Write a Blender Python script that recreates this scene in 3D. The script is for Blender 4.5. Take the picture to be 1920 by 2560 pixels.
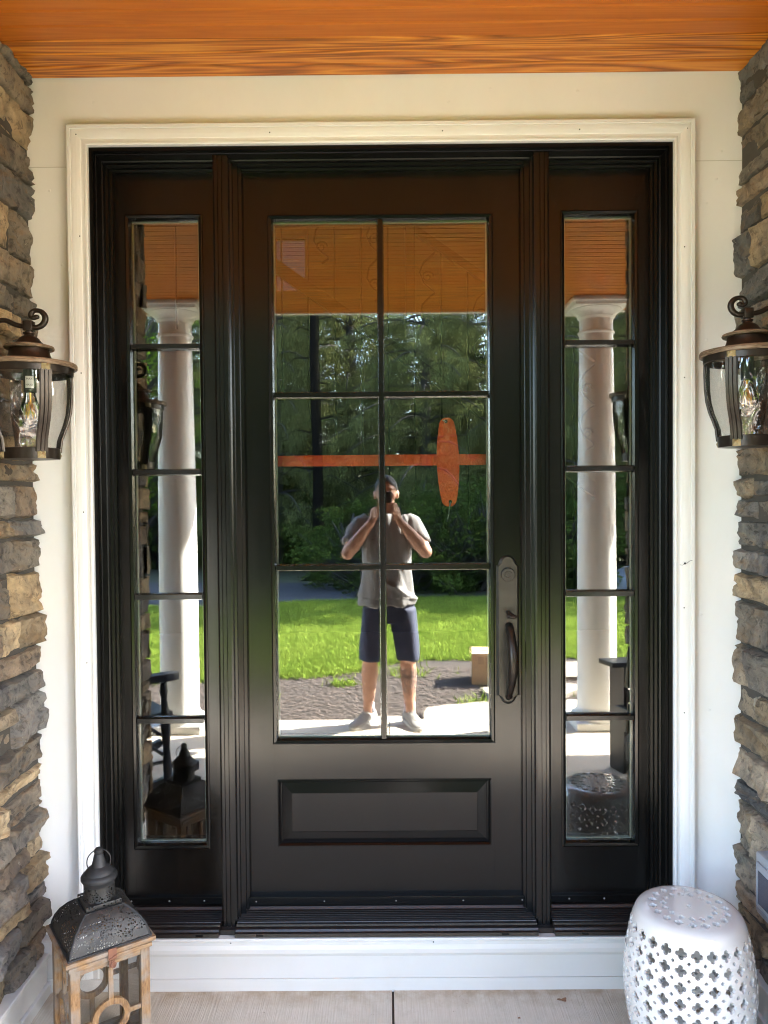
import bpy, bmesh, math, random
import numpy as np
from mathutils import Vector, Matrix, noise, Euler
R = math.radians
random.seed(7)
S = bpy.context.scene
for o in list(bpy.data.objects): bpy.data.objects.remove(o)

# ------------------------------------------------------------------ camera
cam_d = bpy.data.cameras.new('camera'); cam = bpy.data.objects.new('camera', cam_d)
S.collection.objects.link(cam); S.camera = cam
cam_d.sensor_fit = 'VERTICAL'; cam_d.sensor_height = 24.0; cam_d.sensor_width = 18.0; cam_d.lens = 18.03
cam_d.clip_start = 0.02; cam_d.clip_end = 400
CX, CY, CZ = 0.0, -2.53, 1.546
cam.matrix_world = (Matrix.Translation((CX, CY, CZ)) @ Matrix.Rotation(R(0.21), 4, 'Z')
                    @ Matrix.Rotation(R(90 - 1.28), 4, 'X') @ Matrix.Rotation(R(-0.47), 4, 'Z'))
# ------------------------------------------------------------------ light
SUN_AZ, SUN_EL = 109.0, 37.0
W = bpy.data.worlds.new('World'); S.world = W; W.use_nodes = True
nt = W.node_tree; bg = nt.nodes['Background']
sky = nt.nodes.new('ShaderNodeTexSky'); sky.sky_type = 'NISHITA'; sky.sun_disc = False
sky.sun_elevation = R(SUN_EL); sky.sun_rotation = R(SUN_AZ); sky.altitude = 100; sky.air_density = 1.0; sky.dust_density = 1.2
nt.links.new(sky.outputs[0], bg.inputs[0]); bg.inputs[1].default_value = 0.13
sd = Vector((math.sin(R(SUN_AZ)) * math.cos(R(SUN_EL)), math.cos(R(SUN_AZ)) * math.cos(R(SUN_EL)), math.sin(R(SUN_EL))))
sl = bpy.data.lights.new('sun', 'SUN'); sl.energy = 3.6; sl.angle = R(0.53); sl.color = (1.0, 0.95, 0.87)
so = bpy.data.objects.new('sun', sl); S.collection.objects.link(so)
so.rotation_euler = sd.to_track_quat('Z', 'Y').to_euler(); so.location = sd * 30
S.view_settings.view_transform = 'Standard'; S.view_settings.look = 'None'
S.view_settings.exposure = 5.2; S.view_settings.gamma = 1.0
S.render.engine = 'CYCLES'
cy = S.cycles
cy.use_denoising = True; cy.use_adaptive_sampling = False; cy.max_bounces = 12; cy.diffuse_bounces = 5; cy.glossy_bounces = 6
cy.transmission_bounces = 8; cy.transparent_max_bounces = 24; cy.caustics_reflective = False; cy.caustics_refractive = False
cy.sample_clamp_indirect = 1.0; cy.use_guiding = True; cy.use_surface_guiding = True; cy.filter_width = 1.1

# ------------------------------------------------------------------ helpers
def link(o, parent=None):
    S.collection.objects.link(o)
    if parent is not None: o.parent = parent
    return o
def tag(o, label=None, cat=None, group=None, kind=None):
    if label: o['label'] = label
    if cat: o['category'] = cat
    if group: o['group'] = group
    if kind: o['kind'] = kind
    return o
def thing(name, loc, label, cat, group=None, rz=0):
    o = bpy.data.objects.new(name, None); o.empty_display_size = .05; link(o)
    o.location = loc; o.rotation_euler = (0, 0, rz)
    return tag(o, label, cat, group)
def copy_tree(o, parent=None):
    c = o.copy(); link(c)
    if parent is not None: c.parent = parent
    for ch in list(o.children): copy_tree(ch, c)
    return c

class MB:
    """collects shapes into one mesh"""
    def __init__(s): s.v = []; s.f = []; s.m = []; s.c = []; s.cur = 0; s.col = (1, 1, 1)
    def add(s, vs, fs):
        b = len(s.v); s.v += [tuple(v) for v in vs]
        for f in fs: s.f.append(tuple(b + i for i in f)); s.m.append(s.cur); s.c.append(s.col)
        return s
    def box(s, x0, x1, y0, y1, z0, z1, bev=0.0, M=None):
        if bev <= 0:
            vs = [(x, y, z) for z in (z0, z1) for y in (y0, y1) for x in (x0, x1)]
            fs = [(0, 2, 3, 1), (4, 5, 7, 6), (0, 1, 5, 4), (2, 6, 7, 3), (0, 4, 6, 2), (1, 3, 7, 5)]
        else:
            bm = bmesh.new(); bmesh.ops.create_cube(bm, size=1)
            for v in bm.verts: v.co = ((x0 + x1) / 2 + v.co.x * (x1 - x0), (y0 + y1) / 2 + v.co.y * (y1 - y0), (z0 + z1) / 2 + v.co.z * (z1 - z0))
            bmesh.ops.bevel(bm, geom=bm.edges[:], offset=bev, segments=2, affect='EDGES', profile=.5)
            bm.verts.ensure_lookup_table()
            vs = [tuple(v.co) for v in bm.verts]; fs = [tuple(v.index for v in f.verts) for f in bm.faces]
            bm.free()
        if M is not None: vs = [tuple(M @ Vector(v)) for v in vs]
        return s.add(vs, fs)
    def lathe(s, prof, n=32, c=(0, 0, 0), cap=True, wob=0, M=None):
        vs = []; fs = []
        for k, (r, z) in enumerate(prof):
            for i in range(n):
                a = 2 * math.pi * i / n
                rr = r + (wob * math.sin(5 * a + k * 1.3) + wob * .6 * math.sin(3 * a - k * .9) if wob else 0)
                vs.append((c[0] + rr * math.cos(a), c[1] + rr * math.sin(a), c[2] + z))
        for k in range(len(prof) - 1):
            for i in range(n):
                j = (i + 1) % n; fs.append((k * n + i, k * n + j, (k + 1) * n + j, (k + 1) * n + i))
        if cap:
            if prof[0][0] > 1e-5: fs.append(tuple(range(n - 1, -1, -1)))
            if prof[-1][0] > 1e-5: fs.append(tuple((len(prof) - 1) * n + i for i in range(n)))
        if M is not None: vs = [tuple(M @ Vector(v)) for v in vs]
        return s.add(vs, fs)
    def tube(s, pts, rad, n=8, cap=True, flat=1.0, up=None):
        pts = [Vector(p) for p in pts]; m = len(pts)
        rad = [rad] * m if not hasattr(rad, '__len__') else rad
        vs = []; fs = []; prev = None
        for k, p in enumerate(pts):
            t = (pts[min(k + 1, m - 1)] - pts[max(k - 1, 0)]).normalized()
            if prev is None:
                a = Vector(up) if up else (Vector((0, 0, 1)) if abs(t.z) < .9 else Vector((1, 0, 0)))
            else: a = prev
            u = (a - t * a.dot(t)).normalized(); w = t.cross(u); prev = u
            for i in range(n):
                an = 2 * math.pi * (i + .5) / n
                vs.append(tuple(p + (u * math.cos(an) + w * math.sin(an) * flat) * rad[k]))
        for k in range(m - 1):
            for i in range(n):
                j = (i + 1) % n; fs.append((k * n + i, k * n + j, (k + 1) * n + j, (k + 1) * n + i))
        if cap: fs.append(tuple(range(n - 1, -1, -1))); fs.append(tuple((m - 1) * n + i for i in range(n)))
        return s.add(vs, fs)
    def ball(s, c, r, nu=14, nv=9, M=None):
        if not hasattr(r, '__len__'): r = (r, r, r)
        vs = []; fs = []
        for k in range(nv + 1):
            ph = math.pi * k / nv
            for i in range(nu):
                a = 2 * math.pi * i / nu
                vs.append((c[0] + r[0] * math.sin(ph) * math.cos(a), c[1] + r[1] * math.sin(ph) * math.sin(a), c[2] + r[2] * math.cos(ph)))
        for k in range(nv):
            for i in range(nu):
                j = (i + 1) % nu; fs.append((k * nu + i, (k + 1) * nu + i, (k + 1) * nu + j, k * nu + j))
        if M is not None: vs = [tuple(M @ Vector(v)) for v in vs]
        return s.add(vs, fs)
    def frame(s, x0, x1, z0, z1, prof, closed=True, zb=None):
        """moulding swept round a rectangle with mitred corners; prof = (outward offset, y)"""
        vs = []; fs = []
        for d, y in prof:
            if closed: q = [(x0 - d, z0 - d), (x1 + d, z0 - d), (x1 + d, z1 + d), (x0 - d, z1 + d)]
            else: q = [(x0 - d, zb), (x0 - d, z1 + d), (x1 + d, z1 + d), (x1 + d, zb)]
            vs += [(x, y, z) for x, z in q]
        for k in range(len(prof) - 1):
            for i in range(4 if closed else 3):
                j = (i + 1) % 4; fs.append((k * 4 + i, k * 4 + j, k * 4 + 4 + j, k * 4 + 4 + i))
        return s.add(vs, fs)
    def prism(s, outline, y0, y1, M=None):
        """outline in x,z pushed from y0 to y1"""
        n = len(outline)
        vs = [(x, y0, z) for x, z in outline] + [(x, y1, z) for x, z in outline]
        fs = [tuple(range(n)), tuple(range(2 * n - 1, n - 1, -1))] + [(i, i + n, (i + 1) % n + n, (i + 1) % n) for i in range(n)]
        if M is not None: vs = [tuple(M @ Vector(v)) for v in vs]
        return s.add(vs, fs)
    def build(s, name, mats, parent=None, smooth=False, auto=None, color=False, weld=0.0, bevel=0.0):
        me = bpy.data.meshes.new(name); me.from_pydata(s.v, [], s.f)
        for m in (mats if isinstance(mats, (list, tuple)) else [mats]): me.materials.append(m)
        me.polygons.foreach_set('material_index', s.m)
        if color:
            ca = me.color_attributes.new('Col', 'FLOAT_COLOR', 'CORNER')
            arr = np.ones((len(me.loops), 4), np.float32); k = 0
            for f, c in zip(s.f, s.c): arr[k:k + len(f), :3] = c; k += len(f)
            ca.data.foreach_set('color', arr.ravel())
        bm = bmesh.new(); bm.from_mesh(me)
        if weld: bmesh.ops.remove_doubles(bm, verts=bm.verts[:], dist=weld)
        bmesh.ops.recalc_face_normals(bm, faces=bm.faces[:])
        if bevel: bmesh.ops.bevel(bm, geom=[e for e in bm.edges if e.is_manifold and e.calc_face_angle(0) > .6], offset=bevel, segments=2, affect='EDGES', profile=.5)
        bm.to_mesh(me); bm.free()
        if smooth or auto:
            me.polygons.foreach_set('use_smooth', [True] * len(me.polygons))
            if auto: me.set_sharp_from_angle(angle=R(auto))
        o = bpy.data.objects.new(name, me)
        return link(o, parent)

# ------------------------------------------------------------------ materials
def mat(name):
    m = bpy.data.materials.new(name); m.use_nodes = True
    nt = m.node_tree; b = nt.nodes['Principled BSDF']
    return m, nt, b
def N(nt, t, **k):
    n = nt.nodes.new('ShaderNode' + t)
    for a, v in k.items():
        if a.startswith('i_'):
            key = a[2:]
            key = int(key) if key.isdigit() else key.replace('_', ' ')
            n.inputs[key].default_value = v
        else: setattr(n, a, v)
    return n
def L(nt, a, b): nt.links.new(a, b)
def coords(nt, scale=(1, 1, 1), kind='Object', rot=(0, 0, 0)):
    tc = N(nt, 'TexCoord'); mp = N(nt, 'Mapping'); mp.inputs['Scale'].default_value = scale; mp.inputs['Rotation'].default_value = rot
    L(nt, tc.outputs[kind], mp.inputs[0]); return mp.outputs[0]
def noi(nt, vec, scale, detail=4, rough=.55, dist=0):
    n = N(nt, 'TexNoise'); n.inputs['Scale'].default_value = scale; n.inputs['Detail'].default_value = detail
    n.inputs['Roughness'].default_value = rough; n.inputs['Distortion'].default_value = dist
    L(nt, vec, n.inputs['Vector']); return n.outputs['Fac']
def ramp(nt, fac, stops):
    r = N(nt, 'ValToRGB'); e = r.color_ramp.elements
    while len(e) < len(stops): e.new(.5)
    for i, (p, c) in enumerate(stops):
        e[i].position = p; e[i].color = (c, c, c, 1) if not hasattr(c, '__len__') else (*c, 1)
    L(nt, fac, r.inputs[0]); return r.outputs[0]
def mixc(nt, fac, a, b, mode='MIX'):
    m = N(nt, 'Mix', data_type='RGBA', blend_type=mode)
    for inp, v in ((m.inputs[0], fac), (m.inputs[6], a), (m.inputs[7], b)):
        if hasattr(v, 'links') or isinstance(v, bpy.types.NodeSocket): L(nt, v, inp)
        else: inp.default_value = (*v, 1) if hasattr(v, '__len__') else v
    return m.outputs[2]
def bump(nt, b, h, strength=.3, dist=.01):
    n = N(nt, 'Bump'); n.inputs['Strength'].default_value = strength; n.inputs['Distance'].default_value = dist
    L(nt, h, n.inputs['Height']); L(nt, n.outputs[0], b.inputs['Normal']); return n
def simple(name, col, rough=.6, var=.12, scale=20, metal=0, spec=.5, bmp=0, bscale=60, coat=0, detail=5):
    m, nt, b = mat(name); v = coords(nt)
    f = noi(nt, v, scale, detail)
    c = mixc(nt, f, tuple(x * (1 - var) for x in col), tuple(min(1, x * (1 + var)) for x in col))
    L(nt, c, b.inputs['Base Color']); b.inputs['Roughness'].default_value = rough; b.inputs['Metallic'].default_value = metal
    b.inputs['Specular IOR Level'].default_value = spec; b.inputs['Coat Weight'].default_value = coat
    if bmp: bump(nt, b, noi(nt, v, bscale, 4), bmp, .002)
    return m
# black satin door paint with faint streaks and dust
M_black, nt, b = mat('black_paint'); v = coords(nt)
dust = ramp(nt, noi(nt, coords(nt, (14, 14, 1.6)), 9, 6, .7), [(.6, 0), (.95, 1)])
L(nt, mixc(nt, dust, (.0026, .0024, .0023), (.0042, .004, .0038)), b.inputs['Base Color'])
rr = ramp(nt, noi(nt, coords(nt, (5, 5, .8)), 3, 5, .6), [(.3, .165), (.75, .215)])
L(nt, rr, b.inputs['Roughness']); b.inputs['Specular IOR Level'].default_value = .46
bump(nt, b, noi(nt, v, 260, 3), .05, .0006)
M_jamb = simple('dimmed_jamb_paint', (.002, .0018, .0017), .30, .2, 30, spec=.22)  # door's black paint, darkened to imitate dim reflections on the jambs
M_sill = simple('dark_bronze_sill', (.009, .006, .005), .38, .5, 40, spec=.6, bmp=.15, bscale=300)
# white wall paint with faint scuffs
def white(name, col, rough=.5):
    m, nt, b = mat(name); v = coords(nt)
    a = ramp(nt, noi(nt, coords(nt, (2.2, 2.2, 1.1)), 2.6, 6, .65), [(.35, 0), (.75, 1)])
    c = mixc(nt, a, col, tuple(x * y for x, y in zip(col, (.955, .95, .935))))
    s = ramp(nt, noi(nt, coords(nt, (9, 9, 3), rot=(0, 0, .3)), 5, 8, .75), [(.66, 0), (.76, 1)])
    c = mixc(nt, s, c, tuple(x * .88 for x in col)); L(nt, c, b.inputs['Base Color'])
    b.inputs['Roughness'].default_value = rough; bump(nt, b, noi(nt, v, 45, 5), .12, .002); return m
M_wall = white('white_wall_paint', (.79, .79, .775))
M_trim = white('white_trim_paint', (.73, .73, .715), .42)
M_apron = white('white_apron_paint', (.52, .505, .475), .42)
M_crack = simple('seam_dark', (.42, .40, .35), .8)
# stained ceiling boards
M_wood, nt, b = mat('stained_cedar')
g = coords(nt, (.9, 19, 19)); 
at = N(nt, 'Attribute', attribute_name='Col')
off = N(nt, 'VectorMath', operation='ADD'); L(nt, g, off.inputs[0])
sc = N(nt, 'VectorMath', operation='SCALE'); L(nt, at.outputs['Color'], sc.inputs[0]); sc.inputs['Scale'].default_value = 37; L(nt, sc.outputs[0], off.inputs[1])
dn = noi(nt, off.outputs[0], 1.6, 4, .5)
cn = noi(nt, off.outputs[0], .62, 2.5, .45, .35)
pp = N(nt, 'Math', operation='MULTIPLY'); L(nt, cn, pp.inputs[0]); pp.inputs[1].default_value = 30
p2 = N(nt, 'Math', operation='PINGPONG'); L(nt, pp.outputs[0], p2.inputs[0]); p2.inputs[1].default_value = 1.0
gr = ramp(nt, p2.outputs[0], [(.0, (.16, .038, .003)), (.2, (.30, .080, .006)), (.55, (.52, .155, .014)), (1, (.74, .30, .042))])
fine = noi(nt, coords(nt, (3, 190, 190)), 2.0, 6, .7)
gr = mixc(nt, ramp(nt, fine, [(.4, 0), (.7, .45)]), gr, (.27, .085, .010))
plain = mixc(nt, dn, (.36, .088, .006), (.53, .145, .012))
sepc = N(nt, 'SeparateColor'); L(nt, at.outputs['Color'], sepc.inputs[0])
c = mixc(nt, sepc.outputs[0], plain, gr)
L(nt, c, b.inputs['Base Color']); b.inputs['Roughness'].default_value = .42; b.inputs['Coat Weight'].default_value = .1; b.inputs['Coat Roughness'].default_value = .2; b.inputs['Specular IOR Level'].default_value = .35
bump(nt, b, fine, .18, .0015)
# stone
M_stone, nt, b = mat('ledge_stone'); v = coords(nt)
at = N(nt, 'Attribute', attribute_name='Col')
n1 = noi(nt, v, 9, 8, .68, .6); n2 = noi(nt, v, 34, 8, .72, .4); n3 = noi(nt, coords(nt, (1, 1, 3.2)), 5.5, 5, .6, 1.2)
c = mixc(nt, ramp(nt, n3, [(.5, 0), (.7, .7)]), at.outputs['Color'], (.25, .155, .072))
c = mixc(nt, ramp(nt, n1, [(.34, 0), (.66, 1)]), mixc(nt, 1.0, c, (.45, .46, .50), 'MULTIPLY'), mixc(nt, 1.0, c, (1.28, 1.22, 1.10), 'MULTIPLY'))
c = mixc(nt, ramp(nt, n2, [(.38, .9), (.48, 0)]), c, mixc(nt, 1.0, c, (.38, .38, .40), 'MULTIPLY'))
fleck = ramp(nt, noi(nt, v, 58, 4, .6, .8), [(.68, 0), (.73, 1)])
c = mixc(nt, mixc(nt, .55, (0, 0, 0), fleck), c, (.52, .47, .37))
L(nt, c, b.inputs['Base Color']); b.inputs['Roughness'].default_value = .82
h = N(nt, 'Math', operation='ADD'); L(nt, n2, h.inputs[0]); L(nt, n1, h.inputs[1])
bump(nt, b, h.outputs[0], 1.0, .02)
M_mortar = simple('mortar', (.055, .048, .04), .9, .25, 30, bmp=.6, bscale=80)
# broom-finished concrete
M_conc, nt, b = mat('broomed_concrete'); v = coords(nt)
br = noi(nt, coords(nt, (230, 7, 1)), 1.0, 4, .6)
lg = noi(nt, v, 2.4, 6, .65); md = noi(nt, v, 17, 6, .7)
c = mixc(nt, ramp(nt, lg, [(.3, 0), (.72, 1)]), (.42, .365, .285), (.54, .48, .395))
c = mixc(nt, ramp(nt, md, [(.5, 0), (.75, .45)]), c, (.33, .285, .22))
c = mixc(nt, ramp(nt, br, [(.35, .3), (.6, 0)]), c, (.29, .25, .19))
sx_ = N(nt, 'SeparateXYZ'); L(nt, v, sx_.inputs[0]); ds_ = N(nt, 'MapRange'); ds_.inputs[1].default_value = -.235; ds_.inputs[2].default_value = -.155; L(nt, sx_.outputs['Y'], ds_.inputs[0])
dm_ = N(nt, 'Math', operation='MULTIPLY'); L(nt, ds_.outputs[0], dm_.inputs[0]); L(nt, ramp(nt, noi(nt, v, 11, 5, .7), [(.35, 0), (.62, .85)]), dm_.inputs[1])
c = mixc(nt, dm_.outputs[0], c, (.27, .19, .105))
c = mixc(nt, ramp(nt, noi(nt, v, 75, 3, .6), [(.70, 0), (.76, .8)]), c, (.16, .13, .10))
L(nt, c, b.inputs['Base Color']); b.inputs['Roughness'].default_value = .85
bump(nt, b, br, .6, .004)
# window glass: coated, strongly reflecting, lets the rest through
def glassmat(name, r, tint, T=.86):
    m = bpy.data.materials.new(name); m.use_nodes = True; nt = m.node_tree; nt.nodes.clear()
    o = N(nt, 'OutputMaterial'); mx = N(nt, 'MixShader'); tr = N(nt, 'BsdfTransparent'); gl = N(nt, 'BsdfGlossy')
    gl.inputs['Roughness'].default_value = 0.0; gl.inputs['Color'].default_value = (*tint, 1); tr.inputs['Color'].default_value = (T, T, T * .98, 1)
    fr = N(nt, 'Fresnel'); fr.inputs[0].default_value = 1.5
    ad = N(nt, 'Math', operation='ADD', use_clamp=True); L(nt, fr.outputs[0], ad.inputs[0]); ad.inputs[1].default_value = r - .04
    L(nt, ad.outputs[0], mx.inputs[0]); L(nt, tr.outputs[0], mx.inputs[1]); L(nt, gl.outputs[0], mx.inputs[2]); L(nt, mx.outputs[0], o.inputs[0])
    bp = N(nt, 'Bump'); bp.inputs['Strength'].default_value = .15; bp.inputs['Distance'].default_value = .0003
    L(nt, noi(nt, coords(nt), 2.2, 2, .4), bp.inputs['Height']); L(nt, bp.outputs[0], gl.inputs['Normal'])
    return m
M_glass_a = glassmat('coated_glass', .185, (.97, 1, .97), .86)
M_glass_b = glassmat('inner_glass', .07, (1, .98, .95), .86)
M_spacer = simple('glass_spacer', (.42, .47, .40), .35, .1)
M_clear, nt, b = mat('lamp_glass')
nt.nodes.remove(b); o_ = nt.nodes['Material Output']
mx = N(nt, 'MixShader'); tr = N(nt, 'BsdfTransparent'); gl = N(nt, 'BsdfGlossy'); gl.inputs['Roughness'].default_value = .03
lw = N(nt, 'LayerWeight'); lw.inputs[0].default_value = .35; tr.inputs[0].default_value = (.93, .93, .92, 1)
L(nt, ramp(nt, lw.outputs['Facing'], [(.0, .10), (.65, .22), (1, .85)]), mx.inputs[0]); L(nt, tr.outputs[0], mx.inputs[1]); L(nt, gl.outputs[0], mx.inputs[2]); L(nt, mx.outputs[0], o_.inputs[0])
bp = N(nt, 'Bump'); bp.inputs['Strength'].default_value = .9; bp.inputs['Distance'].default_value = .012; L(nt, noi(nt, coords(nt, (1, 1, .45)), 26, 2, .4, 1.0), bp.inputs['Height']); L(nt, bp.outputs[0], gl.inputs['Normal'])
M_thin = glassmat('thin_clear_glass', .05, (1, 1, 1), .93)
M_bronze = simple('dark_bronze', (.030, .022, .017), .36, .5, 30, metal=.55, spec=.5, bmp=.1)
M_rim, nt, b = mat('brushed_antique_rim')
f = noi(nt, coords(nt, (1, 1, 9)), 26, 5, .6, 1.5)
L(nt, ramp(nt, f, [(.35, (.075, .045, .028)), (.6, (.26, .19, .125))]), b.inputs['Base Color']); b.inputs['Roughness'].default_value = .5; b.inputs['Metallic'].default_value = .3
M_stud = simple('gilded_stud', (.42, .33, .18), .4, .4, 90, metal=.5)
M_fil = simple('filament', (.75, .38, .06), .4, metal=.6)
M_white_pl = simple('white_label', (.8, .8, .8), .6)
M_ink = simple('ink', (.02, .02, .02), .6)
M_nav = simple('navy_chair_paint', (.008, .013, .026), .35, .3)
M_blk = simple('black_chair_paint', (.006, .007, .009), .35, .3)
# ------------------------------------------------------------------ dimensions
XC = -0.011
CEIL = 2.842; YW = -0.12
SLOPE = .013
def fz(y): return SLOPE * (y + .12) - .008
def zpx(px, py, d=2.41):          # height of a course line measured on the wall plane
    return CZ + math.tan(math.atan((1280 - py - .0095 * (px - 967)) / 1923) - R(1.28)) * d
# ------------------------------------------------------------------ porch floor, ground
m = MB(); 
def slab(x0, x1, y0, y1):
    m.add([(x0, y0, fz(y0)), (x1, y0, fz(y0)), (x1, y1, fz(y1)), (x0, y1, fz(y1)),
           (x0, y0, -.3), (x1, y0, -.3), (x1, y1, -.3), (x0, y1, -.3)],
          [(0, 1, 2, 3), (0, 4, 5, 1), (1, 5, 6, 2), (2, 6, 7, 3), (3, 7, 4, 0)])
GJ = .0035
xs = [-6.0, -4.2, -2.1, .007, 2.1, 4.2, 7.0]
for a, b_ in zip(xs[:-1], xs[1:]): slab(a + (GJ if a > -6 else 0), b_ - (GJ if b_ < 7 else 0), -2.72, -.10)
for a, b_ in zip(xs[:-1], xs[1:]): slab(a + (GJ if a > -6 else 0), b_ - (GJ if b_ < 7 else 0), -2.875, -2.72 - 2 * GJ)
o = m.build('porch_floor', M_conc, bevel=0); tag(o, kind='structure')
m = MB().box(-6, 7, -2.87, -.10, -.3, -.05); m.v = [(x, y, z if z < -.1 else fz(y) - .012) for x, y, z in m.v]
M_joint = simple('joint_dirt', (.10, .085, .065), .95, .5, 60)
tag(m.build('porch_floor_joint_fill', M_joint), kind='structure')

GZ = -.15
M_soil, nt, b = mat('forest_floor'); v = coords(nt)
L(nt, ramp(nt, noi(nt, v, 1.3, 8, .7), [(.3, (.025, .02, .012)), (.6, (.04, .05, .02)), (.8, (.07, .06, .035))]), b.inputs['Base Color']); b.inputs['Roughness'].default_value = .95
m = MB().add([(-150, -150, GZ - .012), (150, -150, GZ - .012), (150, 60, GZ - .012), (-150, 60, GZ - .012)], [(0, 1, 2, 3)])
tag(m.build('ground', M_soil), kind='structure')
# lawn sheet with a wavy bed edge
M_lawn, nt, b = mat('lawn_turf'); v = coords(nt)
f1 = noi(nt, v, 1.1, 5, .6); f2 = noi(nt, coords(nt, (1, .5, 1)), 38, 5, .7)
c = mixc(nt, f1, (.045, .085, .010), (.07, .12, .016)); c = mixc(nt, ramp(nt, f2, [(.35, .75), (.6, 0)]), c, (.025, .06, .008))
L(nt, c, b.inputs['Base Color']); b.inputs['Roughness'].default_value = .9; bump(nt, b, f2, 1.0, .03)
def bed_edge(x): return -4.93 - .42 * math.tanh((x + .25) * 2.0) - .05 * math.sin(4.1 * x) + .10 * max(0, -x - 1.5)
def lawn_back(x): return -9.85 - .5 * min(1, max(0, x + .9)) + .35 * math.sin(.5 * x + 1) + (.9 if x < -1.2 else 0) * min(1, (-1.2 - x) / 1.5)
m = MB(); n = 120
for i in range(n):
    xa = -14 + 28 * i / n; xb = -14 + 28 * (i + 1) / n
    m.add([(xa, lawn_back(xa), GZ), (xb, lawn_back(xb), GZ), (xb, bed_edge(xb), GZ), (xa, bed_edge(xa), GZ)], [(0, 1, 2, 3)])
tag(m.build('lawn', M_lawn, weld=.001), kind='structure')
def scatter_tris(name, P, size, wid, matr, lean, label, cat, rng, flat=False, lean_dir=None):
    n = len(P); a = rng.uniform(0, 2 * np.pi, n); h = size * rng.uniform(.5, 1.25, n)
    dx, dy = np.cos(a), np.sin(a)
    V = np.zeros((n, 3, 3), np.float32)
    w = wid * rng.uniform(.6, 1.3, n)
    V[:, 0] = P + np.stack([dx * w, dy * w, 0 * a], 1); V[:, 1] = P - np.stack([dx * w, dy * w, 0 * a], 1)
    if flat: V[:, 2] = P + np.stack([-dy * h, dx * h, rng.uniform(0, .3, n) * h], 1)
    else:
        ln = rng.normal(0, lean, (n, 2)) * h[:, None]
        V[:, 2] = P + np.stack([ln[:, 0], ln[:, 1], h], 1)
    me = bpy.data.meshes.new(name); me.vertices.add(3 * n); me.vertices.foreach_set('co', V.ravel())
    me.loops.add(3 * n); me.loops.foreach_set('vertex_index', np.arange(3 * n, dtype=np.int32))
    me.polygons.add(n); me.polygons.foreach_set('loop_start', np.arange(0, 3 * n, 3, dtype=np.int32))
    me.materials.append(matr); me.update(); me.validate()
    o = link(bpy.data.objects.new(name, me)); tag(o, label, cat, kind='stuff'); return o
def leafmat(name, dark, light, trans=.35, scale=2.0, contrast=(.35, .65), rough=.6):
    m = bpy.data.materials.new(name); m.use_nodes = True; nt = m.node_tree; nt.nodes.clear()
    out = N(nt, 'OutputMaterial'); v = coords(nt)
    f = noi(nt, v, scale, 3, .6); oi = N(nt, 'ObjectInfo'); f2 = noi(nt, v, 40, 1, .5)
    c = mixc(nt, ramp(nt, f, [(contrast[0], 0), (contrast[1], 1)]), dark, light)
    c = mixc(nt, ramp(nt, f2, [(.38, 0), (.62, .8)]), c, tuple(x * 1.7 for x in light)); c = mixc(nt, ramp(nt, noi(nt, v, 23, 2, .6), [(.36, .7), (.52, 0)]), c, tuple(x * .5 for x in dark))
    d = N(nt, 'BsdfDiffuse'); t = N(nt, 'BsdfTranslucent'); gl = N(nt, 'BsdfGlossy'); gl.inputs['Roughness'].default_value = .5
    L(nt, c, d.inputs[0]); L(nt, c, t.inputs[0]); mx = N(nt, 'MixShader'); mx.inputs[0].default_value = trans
    L(nt, d.outputs[0], mx.inputs[1]); L(nt, t.outputs[0], mx.inputs[2])
    m2 = N(nt, 'MixShader'); m2.inputs[0].default_value = .0; L(nt, mx.outputs[0], m2.inputs[1]); L(nt, gl.outputs[0], m2.inputs[2]); L(nt, m2.outputs[0], out.inputs[0])
    return m
M_blade = leafmat('grass_blades', (.075, .135, .016), (.18, .235, .042), .4, 2.5)
rng = np.random.default_rng(3)
n = 240000
X = rng.uniform(-6, 6, n); Y = -4.2 - 7.0 * rng.uniform(0, 1, n) ** 1.25
be = np.array([bed_edge(x) for x in np.linspace(-6, 6, 400)]); lb = np.array([lawn_back(x) for x in np.linspace(-6, 6, 400)])
e = np.interp(X, np.linspace(-6, 6, 400), be) + .05; k = np.interp(X, np.linspace(-6, 6, 400), lb)
ok = (Y < e + .04 * rng.normal(0, 1, n)) & (Y > k)
P = np.stack([X[ok], Y[ok], np.full(ok.sum(), GZ)], 1)
scatter_tris('grass', P, .062, .0085, M_blade, .6, 'sunlit green lawn grass beyond the planting bed', 'grass', rng)
# weeds sprouting in the mulch
Pw = []
for (wx, wy, r_, k_) in [(-1.02, -3.72, .13, 150), (-.4, -4.3, .14, 90), (1.15, -3.95, .30, 110), (.75, -3.66, .22, 60), (.1, -4.7, .35, 110), (2.0, -3.6, .3, 100)]:
    q = rng.normal(0, 1, (k_, 2)) * r_ * .5; Pw.append(np.stack([wx + q[:, 0], wy + q[:, 1] * .7, np.full(k_, GZ)], 1))
scatter_tris('weeds', np.concatenate(Pw), .08, .009, M_blade, .6, 'small green weeds sprouting in the mulch bed and between flagstones', 'weeds', rng)
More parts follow.
